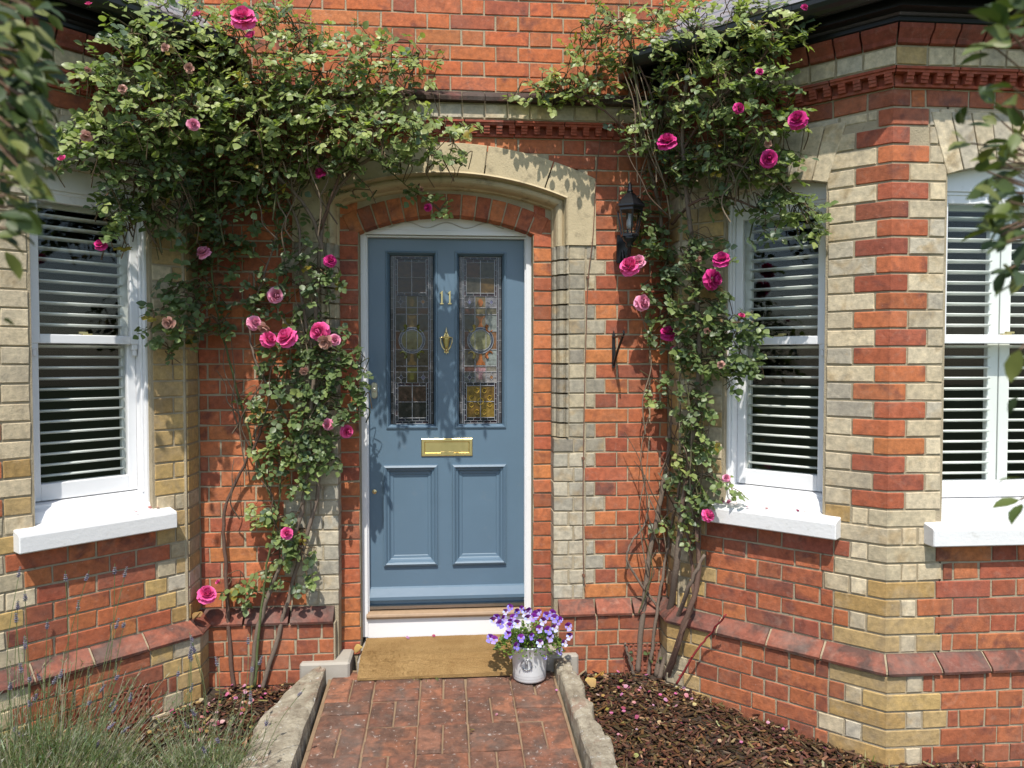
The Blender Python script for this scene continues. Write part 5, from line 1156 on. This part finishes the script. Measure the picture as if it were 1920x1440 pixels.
def viola(seed):
    r = random.Random(seed); m = MB(); up_c = r.choice([(.10, .006, .15), (.07, .005, .09), (.16, .01, .20)]); lo = r.choice([(.30, .22, .72), (.24, .18, .66), (.42, .33, .75), (.55, .5, .75)])
    for a, w, h, c in ((R(60), .011, .019, up_c), (R(120), .011, .019, up_c), (R(170), .009, .016, lo), (R(10), .009, .016, lo), (R(-90), .012, .019, lo)):
        up = Vector((math.cos(a), math.sin(a), .18)).normalized(); petal_patch(m, up * .002, Vector((0, 0, 1)), up, w, h, .002, r.uniform(-.004, .003), (*[v * r.uniform(.85, 1.1) for v in c], r.random()), 3)
    m.add([Vector((0, -.004, .004)), Vector((.004, .001, .005)), Vector((-.004, .001, .005))], [(0, 1, 2)], (.75, .55, .03, 1))
    me = bpy.data.meshes.new('viola_flower'); me.from_pydata(m.v, [], m.f); a = me.color_attributes.new('Col', 'FLOAT_COLOR', 'POINT'); a.data.foreach_set('color', np.array(m.c, dtype=np.float32).ravel()); me.materials.append(M_PETAL); return me
VM = [viola(i) for i in range(7)]
VP = [(925, 1165), (931, 1158), (948, 1148), (956, 1140), (962, 1158), (958, 1166), (978, 1142), (985, 1150), (1010, 1148), (1005, 1152), (1025, 1155), (1035, 1150), (1047, 1164), (1050, 1162), (1040, 1178), (1028, 1182), (1031, 1195), (977, 1197), (996, 1193), (1012, 1206), (1048, 1220), (1066, 1175), (1068, 1194), (1058, 1206), (919, 1197), (926, 1200), (952, 1190), (945, 1160), (968, 1148), (990, 1160), (1018, 1165), (1040, 1160), (970, 1170), (955, 1175), (1003, 1244), (968, 1212), (1022, 1232), (957, 1231), (1012, 1180), (1000, 1158), (938, 1170), (990, 1147)]
for i, (x, y) in enumerate(VP):
    q = ((x - 990) / 75) ** 2 + ((y - 1190) / 60) ** 2; Y = py_ - .115 * math.sqrt(max(.1, 1 - q)) + (.03 if y < 1160 else 0)
    p = P(x, y, Y); f_ = (Vector((0, -1, .3)) + Vector((random.uniform(-.6, .6), 0, random.uniform(-.3, .5)))).normalized()
    M = Matrix.Translation(p) @ f_.to_track_quat('Z', 'Y').to_matrix().to_4x4() @ Matrix.Rotation(random.uniform(-.5, .5), 4, 'Z') @ Matrix.Scale(random.uniform(.8, 1.1) * (.6 if y > 1225 else 1), 4); link('flower', random.choice(VM), vio, M)

# ------------------------------------------------------------------ bark mulch, fallen petals, leaf litter
def inside_bed(x, y):
    if x > 0:
        if y > -.05 and x < 1.1: return False
        if x < .63 + (.05 if y < -.5 else 0): return False
        return (x + y) < .975 - .07 if y > cR.y - .06 else True
    if y > -.05: return False
    if x > -.78 + (.1 if y > -.3 else 0): return False
    return (x - y) > -1.051 + .07 if y > cL.y - .06 else True
def chips(name, n, xr, yr, label, seed):
    random.seed(seed); m = MB(); c_ = 0
    while c_ < n:
        x, y = random.uniform(*xr), random.uniform(*yr)
        if not inside_bed(x, y): continue
        c_ += 1; l, w_, t = random.uniform(.014, .075) * random.uniform(.5, 1), random.uniform(.005, .015), random.uniform(.0015, .004); a = random.uniform(0, math.pi); z = bed_z(y) + random.uniform(.004, .03); tl = random.uniform(-.5, .5)
        d_ = Vector((math.cos(a), math.sin(a), tl)).normalized(); s_ = Vector((-math.sin(a), math.cos(a), random.uniform(-.4, .4))).normalized(); n_ = d_.cross(s_)
        c = Vector((x, y, z)); v = [c - d_ * l * .5 - s_ * w_ * .5, c + d_ * l * .5 - s_ * w_ * .25, c + d_ * l * .42 + s_ * w_ * .4, c - d_ * l * .46 + s_ * w_ * .5]
        q = random.choices([(.075, .040, .022), (.048, .027, .016), (.12, .066, .036), (.20, .12, .065), (.34, .23, .13)], [5, 4, 3.4, 1.6, .5])[0]
        m.add(v + [p + n_ * t for p in v], [(0, 3, 2, 1), (4, 5, 6, 7), (0, 1, 5, 4), (1, 2, 6, 5), (2, 3, 7, 6), (3, 0, 4, 7)], (*[k * random.uniform(.75, 1.25) for k in q], 1))
    return tag(m.build(name, M_CHIP, None, fix=False), label, 'mulch', kind='stuff')
chips('bark_mulch', 7500, (.6, 2.2), (-1.35, -.04), 'dark brown bark mulch on the bed by the right bay', 31)
chips('bark_mulch', 4500, (-1.9, -.66), (-1.3, -.04), 'dark brown bark mulch behind the lavender on the left', 32)
def petals(name, spots, label, seed, green=0.):
    random.seed(seed); m = MB()
    for (x, y, z) in spots:
        a = random.uniform(0, 6.28); up = Vector((math.cos(a), math.sin(a), random.uniform(0, .5))).normalized(); s = random.uniform(.006, .013)
        if random.random() < green: c = random.choice([(.30, .22, .06), (.38, .26, .10), (.30, .16, .06), (.45, .36, .2)])
        else: c = random.choice([(.60, .16, .32), (.50, .20, .22), (.55, .32, .32), (.36, .07, .13), (.52, .26, .34)])
        petal_patch(m, Vector((x, y, z)), Vector((0, 0, 1)), up, s, s * 1.5, s * .3, s * random.uniform(-.2, .5), (*[v * random.uniform(.8, 1.1) for v in c], 1), 2)
    return tag(m.build(name, M_PETAL, None, smooth=True, fix=False), label, 'petals', kind='stuff')
random.seed(77)
def scatter(n, xr, yr, fz, cond):
    out = []
    while len(out) < n:
        x, y = random.uniform(*xr), random.uniform(*yr)
        if cond(x, y): out.append((x, y, fz(x, y)))
    return out
near_r = lambda x, y: inside_bed(x, y) and random.random() < math.exp(-((x - 1.0) ** 2 + (y + .2) ** 2) / .12) + .10
near_l = lambda x, y: inside_bed(x, y) and random.random() < math.exp(-((x + .95) ** 2 + (y + .2) ** 2) / .10) + .08
petals('fallen_petals', scatter(80, (.6, 2.0), (-1.1, -.05), lambda x, y: bed_z(y) + .034, near_r), 'pink rose petals and dry bits scattered on the mulch at the right', 41, .42)
petals('fallen_petals', scatter(130, (-1.7, -.7), (-1.0, -.05), lambda x, y: bed_z(y) + .034, near_l), 'pink rose petals and dry bits scattered on the soil at the left', 42, .4)
sill_sp = [tuple(FR.pt(random.uniform(.2, .74), .858 - .0, random.uniform(-.02, .045))) for _ in range(9)]
petals('fallen_petals', [(x, y, z) for x, y, z in sill_sp], 'few pink petals fallen on the right canted window sill', 43)
petals('fallen_petals', [tuple(FL.pt(u, .860, d_)) for u, d_ in ((.17, -.01), (.25, .03), (.27, .028), (.15, .0))], 'few pink petals fallen on the left window sill', 44)
petals('fallen_petals', [(PZ(1046, 1300, path_z(-.3) + .006).x, -.3, path_z(-.3) + .004), (-.25, -.35, path_z(-.35) + .006), (-.2, .17, .07), (-.07, .18, .07), (.21, -.5, path_z(-.5) + .006)], 'few stray petals on the path and mat', 45, .3)
def dry_leaf(p, s, col, label, seed):
    random.seed(seed); m = MB()
    for i in range(3):
        a = random.uniform(0, 6.28); up = Vector((math.cos(a), math.sin(a), .3)).normalized(); petal_patch(m, Vector(p) + Vector((random.uniform(-.01, .01), random.uniform(-.01, .01), .002)), Vector((0, 0, 1)), up, s * .6, s * 1.3, s * .35, s * random.uniform(-.2, .5), (*col, 1), 4)
    tag(m.build('dry_leaf', M_PETAL, None, smooth=True, fix=False), label, 'leaf')
dry_leaf((-.47, .03, .056), .03, (.42, .27, .09), 'curled tan dead leaf on the step left of the mat', 1)
dry_leaf((.72, -.12, bed_z(-.12) + .04), .035, (.45, .24, .07), 'curled orange dead leaf on the mulch near the right step block', 2)
dry_leaf((.70, -.22, bed_z(-.22) + .04), .034, (.42, .27, .10), 'pale brown dead leaf beside the right kerb', 3)
dry_leaf(tuple(FL.pt(-.01, .318, .03)), .028, (.30, .18, .07), 'brown curled leaf caught on the left plinth corner', 4)
dry_leaf((.1, -.62, path_z(-.62) + .008), .012, (.35, .33, .05), 'tiny yellow green leaf on the brick path', 5)
def weeds(name, spots, label, seed):
    random.seed(seed); m = MB()
    for (x, y, z, n, h) in spots:
        for i in range(n):
            a = random.uniform(0, 6.28); l = h * random.uniform(.5, 1.1); b = Vector((x + random.uniform(-.03, .03), y + random.uniform(-.03, .03), z)); e = b + Vector((math.cos(a) * l * .5, math.sin(a) * l * .5, l)); md = (b + e) / 2 + Vector((0, 0, l * .15)); s_ = Vector((-math.sin(a), math.cos(a), 0)) * .0022
            m.add([b - s_, b + s_, md + s_ * .8, e, md - s_ * .8], [(0, 1, 2, 4), (4, 2, 3)], (*random.choice([(.10, .16, .03), (.16, .20, .05), (.26, .25, .08)]), 1))
    tag(m.build(name, M_LEAF, None, fix=False), label, 'grass', kind='stuff')
weeds('grass_tufts', [(FR.pt(RC - .1 + .03 * i, 0, .09).x + random.uniform(-.05, .05), FR.pt(RC, 0, .08).y - random.uniform(-.05, .1), bed_z(-.95), 9, .07) for i in range(6)] + [(.72, -.85 - .05 * i, bed_z(-.9), 10, .06) for i in range(5)] + [(1.5 + .12 * i, -1.05, bed_z(-1.05), 8, .05) for i in range(5)], 'thin yellow green grass tufts at the front edge of the right bed', 61)
weeds('grass_tufts', [(-.03 - .05 * i, -.135, path_z(-.14), 7, .018) for i in range(2)] + [(-.14, -.14, path_z(-.14), 6, .015)], 'tiny weeds in the paving joint in front of the mat', 62)

# ------------------------------------------------------------------ lavender
def lavender(cx, cy, rad, h, nblade, nst, label, seed, tips, yc):
    random.seed(seed); bz = bed_z(cy); root = tag(empty('lavender_bush', (cx, cy, bz)), label, 'lavender', 'lavender bushes on the left bed'); m = MB()
    for i in range(nblade):
        a = random.uniform(0, 6.28); q = rad * math.sqrt(random.random()); b = Vector((cx + q * math.cos(a), cy + q * .8 * math.sin(a), bz + random.uniform(.05, h * .95) * (1 - .6 * (q / rad) ** 2))); l = h * random.uniform(.10, .30)
        wild = .35 if random.random() < .6 else 1.1; d_ = Vector((math.cos(a) * q / rad * .7 + random.uniform(-wild, wild), math.sin(a) * q / rad * .6 + random.uniform(-wild, wild), 1)).normalized(); e = b + d_ * l; s_ = d_.cross(Vector((random.uniform(-1, 1), random.uniform(-1, 1), .2))).normalized() * random.uniform(.0011, .0024)
        md = b + d_ * l * .55 + Vector((random.uniform(-.01, .01), random.uniform(-.01, .01), 0)); c = random.choices([(.18, .23, .10), (.25, .28, .16), (.13, .185, .06), (.33, .33, .23), (.36, .31, .22)], [3, 3, 2.5, 2.4, 1.6])[0]
        m.add([b - s_, b + s_, md + s_, e, md - s_], [(0, 1, 2, 4), (4, 2, 3)], (*[v * random.uniform(.8, 1.2) for v in c], 1))
    for i in range(nblade // 22):
        a = random.uniform(0, 6.28); q = rad * math.sqrt(random.random()); b = Vector((cx + q * .7 * math.cos(a), cy + q * .6 * math.sin(a), bz + .04)); hh = h * random.uniform(.7, 1.75) * (1 - .35 * (q / rad) ** 2)
        e = b + Vector((math.cos(a) * q * .55 + random.uniform(-.06, .06), math.sin(a) * q * .5 + random.uniform(-.06, .06), hh)); md = (b + e) / 2 + Vector((random.uniform(-.02, .02), random.uniform(-.02, .02), .02)); w3 = smooth_path([b, md, e], 4)
        c = random.choice([(.20, .24, .12), (.27, .29, .18), (.16, .20, .08), (.34, .31, .22)]); m.tube(w3, .0011, 3, (*c, 1), cap=False)
        for p in w3[3:]:
            for t in range(3):
                d_ = Vector((random.uniform(-1, 1), random.uniform(-1, 1), random.uniform(.3, 1.2))).normalized(); l = random.uniform(.012, .03); s_ = d_.cross(Vector((.3, .8, .1))).normalized() * .0013; m.add([p - s_, p + s_, p + d_ * l], [(0, 1, 2)], (*[v * random.uniform(.85, 1.2) for v in c], 1))
    tag(m.build('foliage', M_LEAF, root, fix=False), None, kind='stuff')
    for k in range(nst):
        x, y = tips(k); tip = P(x, y, cy + random.uniform(-.22, .2)); a = random.uniform(0, 6.28); b = Vector((cx + (tip.x - cx) * .55, cy + (tip.y - cy) * .5, bz + .05)); b.x += random.uniform(-.03, .03)
        md = (b * .45 + tip * .55) + Vector((random.uniform(-.05, .05), random.uniform(-.04, .04), random.uniform(0, .05))); mm = MB(); w3 = smooth_path([b, md, tip], 4)
        mm.tube(w3, .0013, 4, (.15, .19, .08, 1)); d_ = (w3[-1] - w3[-3]).normalized(); n = random.randint(4, 7)
        for j in range(n):
            c = tip - d_ * (.045 - j * .007 - (.014 if j == 0 else 0)); r_ = .0062 * (1 - .07 * j)
            for t in range(4):
                o = Vector((math.cos(t * 1.57 + j), math.sin(t * 1.57 + j), .5)) * r_; mm.tube([c, c + o * 1.25], [r_ * .55, r_ * .25], 4, (*random.choice([(.20, .17, .26), (.26, .23, .31), (.28, .27, .27), (.16, .14, .20)]), 1))
        mm.build('flower_stalk', M_LEAF, root, fix=False)
    return root
rt = random.Random(9)
lavender(-1.55, -.95, .43, .31, 8500, 34, 'large silvery lavender bush with faded purple spikes under the left window', 71, lambda k: (rt.uniform(4, 250), rt.choice([rt.uniform(1020, 1200), rt.uniform(1150, 1330), rt.uniform(1200, 1390), rt.uniform(1250, 1400)])), -1)
lavender(-.95, -.86, .20, .20, 2400, 18, 'smaller lavender clump leaning towards the brick path', 72, lambda k: (rt.uniform(330, 690), rt.uniform(1200, 1400)) if k % 3 else (rt.uniform(330, 560), rt.uniform(1180, 1290)), -1)

# ------------------------------------------------------------------ framing shrubs near the camera
SG = [(.048, .075, .020), (.068, .10, .025), (.10, .13, .03), (.042, .066, .026), (.13, .145, .036)]
SLEAF = [leaf_mesh('leaf', (*c, .5), .8, M_SHRUB) for c in SG]
def shrub(label, trunk, depth, clusters, off_clusters, seed, smin, smax):
    random.seed(seed); root = tag(empty('evergreen_shrub', trunk), label, 'shrub'); m = MB(); ends = []
    allp = []
    for (x, y, rx, ry, n) in clusters:
        for i in range(n):
            a = random.uniform(0, 6.28); q = math.sqrt(random.random()); p = P(x + rx * q * math.cos(a), y + ry * q * math.sin(a), CAM.y + depth + random.uniform(-.16, .16)); allp.append((p, 1))
    for (c, r_, n) in off_clusters:
        for i in range(n):
            v = Vector((random.gauss(0, 1), random.gauss(0, 1), random.gauss(0, 1))).normalized() * r_ * random.uniform(.4, 1); allp.append((Vector(c) + v, 0))
    top = Vector((trunk[0], trunk[1], 1.35)); tr = MB(); tr.tube(smooth_path([Vector(trunk), Vector((trunk[0] + .03, trunk[1], .5)), top]), [.03 - .0012 * i for i in range(11)], 8, (.09, .065, .045, 1)); tr.build('trunk', M_BARK, root, smooth=True)
    for c, r_, n in off_clusters:
        m.tube(smooth_path([top, (top + Vector(c)) / 2 + Vector((0, 0, .05)), Vector(c)]), .012, 6, (.10, .07, .05, 1))
    pos, dr, nr, sz, cl = [], [], [], [], []; oc = [Vector(c) for c, _, _ in off_clusters]
    for p, vis in allp:
        c = min(oc, key=lambda q: (q - p).length); o = (p - c).normalized() if (p - c).length > .01 else Vector((1, 0, 0))
        d_ = (o + Vector((random.uniform(-.8, .8), random.uniform(-.8, .8), random.uniform(-.9, .7)))).normalized(); nv = Vector((random.uniform(-.7, .7), random.uniform(-.9, .5), random.uniform(.1, 1))); s = random.uniform(smin, smax)
        if vis:
            if random.random() < .35: m.tube(smooth_path([c + (p - c) * .35, (c + p) / 2 + Vector((0, 0, random.uniform(-.03, .04))), p], 3), .0016, 4, (.14, .09, .06, 1), cap=False)
        pos.append(p); dr.append(d_); nr.append(nv); sz.append(s); cl.append((*random.choice(SG), 1))
        p2 = p + Vector((random.uniform(-.012, .012), random.uniform(-.02, .02), random.uniform(-.012, .012)))
    pos, dr, nr = cv(pos), cv(dr), cv(nr); sz = np.array(sz); cl = np.array(cl); nvis = sum(v for _, v in allp); vis_i = np.arange(nvis)[:300]; rest = np.arange(len(vis_i), len(pos))
    for i, M in zip(vis_i, mats_from(pos[vis_i], dr[vis_i], nr[vis_i], sz[vis_i])): link('leaf', random.choice(SLEAF), root, M)
    tag(leaves_object('foliage', pos[rest], dr[rest], nr[rest], sz[rest], cl[rest], root, asp=.8, mat=M_SHRUB), None, kind='stuff'); m.build('branches', M_BARK, root, smooth=True, fix=False)
shrub('blurred evergreen shrub in front at the left edge', (-1.02, -2.86, -.35), 1.1, [(30, 30, 60, 70, 62), (25, 130, 62, 75, 70), (40, 215, 50, 60, 46), (15, 260, 40, 80, 40), (65, 300, 34, 40, 12), (20, 370, 30, 50, 22), (8, 440, 18, 40, 8), (4, 600, 8, 10, 1), (45, 345, 20, 20, 4)], [((-.86, -2.75, 2.05), .22, 300), ((-.98, -2.8, 1.78), .2, 220), ((-1.1, -2.9, 2.2), .25, 200)], 81, .024, .040)
shrub('blurred leafy shrub in front at the right edge', (1.25, -2.80, -.35), 1.0, [(1905, 30, 26, 60, 22), (1868, 92, 16, 12, 3), (1890, 170, 20, 20, 4), (1800, 245, 8, 14, 2), (1815, 270, 14, 6, 2), (1870, 220, 18, 30, 5), (1900, 260, 22, 40, 12), (1870, 310, 30, 26, 10), (1895, 360, 28, 40, 20), (1865, 395, 24, 22, 8), (1905, 440, 20, 40, 14), (1880, 430, 22, 14, 5), (1890, 500, 12, 14, 3), (1914, 520, 8, 30, 4), (1914, 660, 6, 10, 1), (1914, 740, 8, 8, 1), (1912, 900, 8, 8, 1), (1914, 940, 8, 14, 2)], [((1.05, -2.78, 1.75), .16, 160), ((1.12, -2.8, 2.05), .2, 200), ((1.14, -2.8, 1.4), .12, 70)], 82, .026, .044)

# ------------------------------------------------------------------ lay the bricks: the 300 that show most of each colour singly, the rest joined per wall
bpy.context.view_layer.update(); dg = bpy.context.evaluated_depsgraph_get()
def score(vs):
    q = [proj(v) for v in vs]; xs = [min(1920, max(0, p[0])) for p in q]; ys = [min(1440, max(0, p[1])) for p in q]
    area = (max(xs) - min(xs)) * (max(ys) - min(ys))
    if area < 40: return 0
    fr_ = vs[:4] if len(vs) == 12 else vs[6:9] + vs[12:15]
    c = sum((Vector(v) for v in fr_), Vector()) / len(fr_); hit = 0
    for k in range(5):
        t = c if k == 4 else c.lerp(Vector(fr_[k % len(fr_)]), .7); d_ = t - CAM; L_ = d_.length
        ok, loc, *_ = S.ray_cast(dg, CAM, d_.normalized(), distance=max(.1, L_ - .03))
        hit += (not ok)
    return area * hit / 5
sc = [(score(b[1]), i) for i, b in enumerate(BR)]
single = set()
for kind in ('red', 'yellow'):
    o = sorted((t for t in sc if BR[t[1]][4] == kind), reverse=True); single |= {i for s, i in o[:300] if s > 60}
rest = {}
for i, (wall, vs_, fs_, col, kind) in enumerate(BR):
    mt = M_RED if kind == 'red' else M_YEL
    if i in single:
        m = MB(); m.add(vs_, fs_, col); m.build(kind + '_brick', mt, wall)
    else:
        key = (wall.name, kind); rest.setdefault(key, (wall, kind, MB()))[2].add(vs_, fs_, col)
for (wall, kind, mb) in rest.values(): tag(mb.build(kind + '_bricks', M_RED if kind == 'red' else M_YEL, wall), None, kind='stuff')
print('bricks', len(BR), 'single', len(single), 'objects', len(bpy.data.objects))
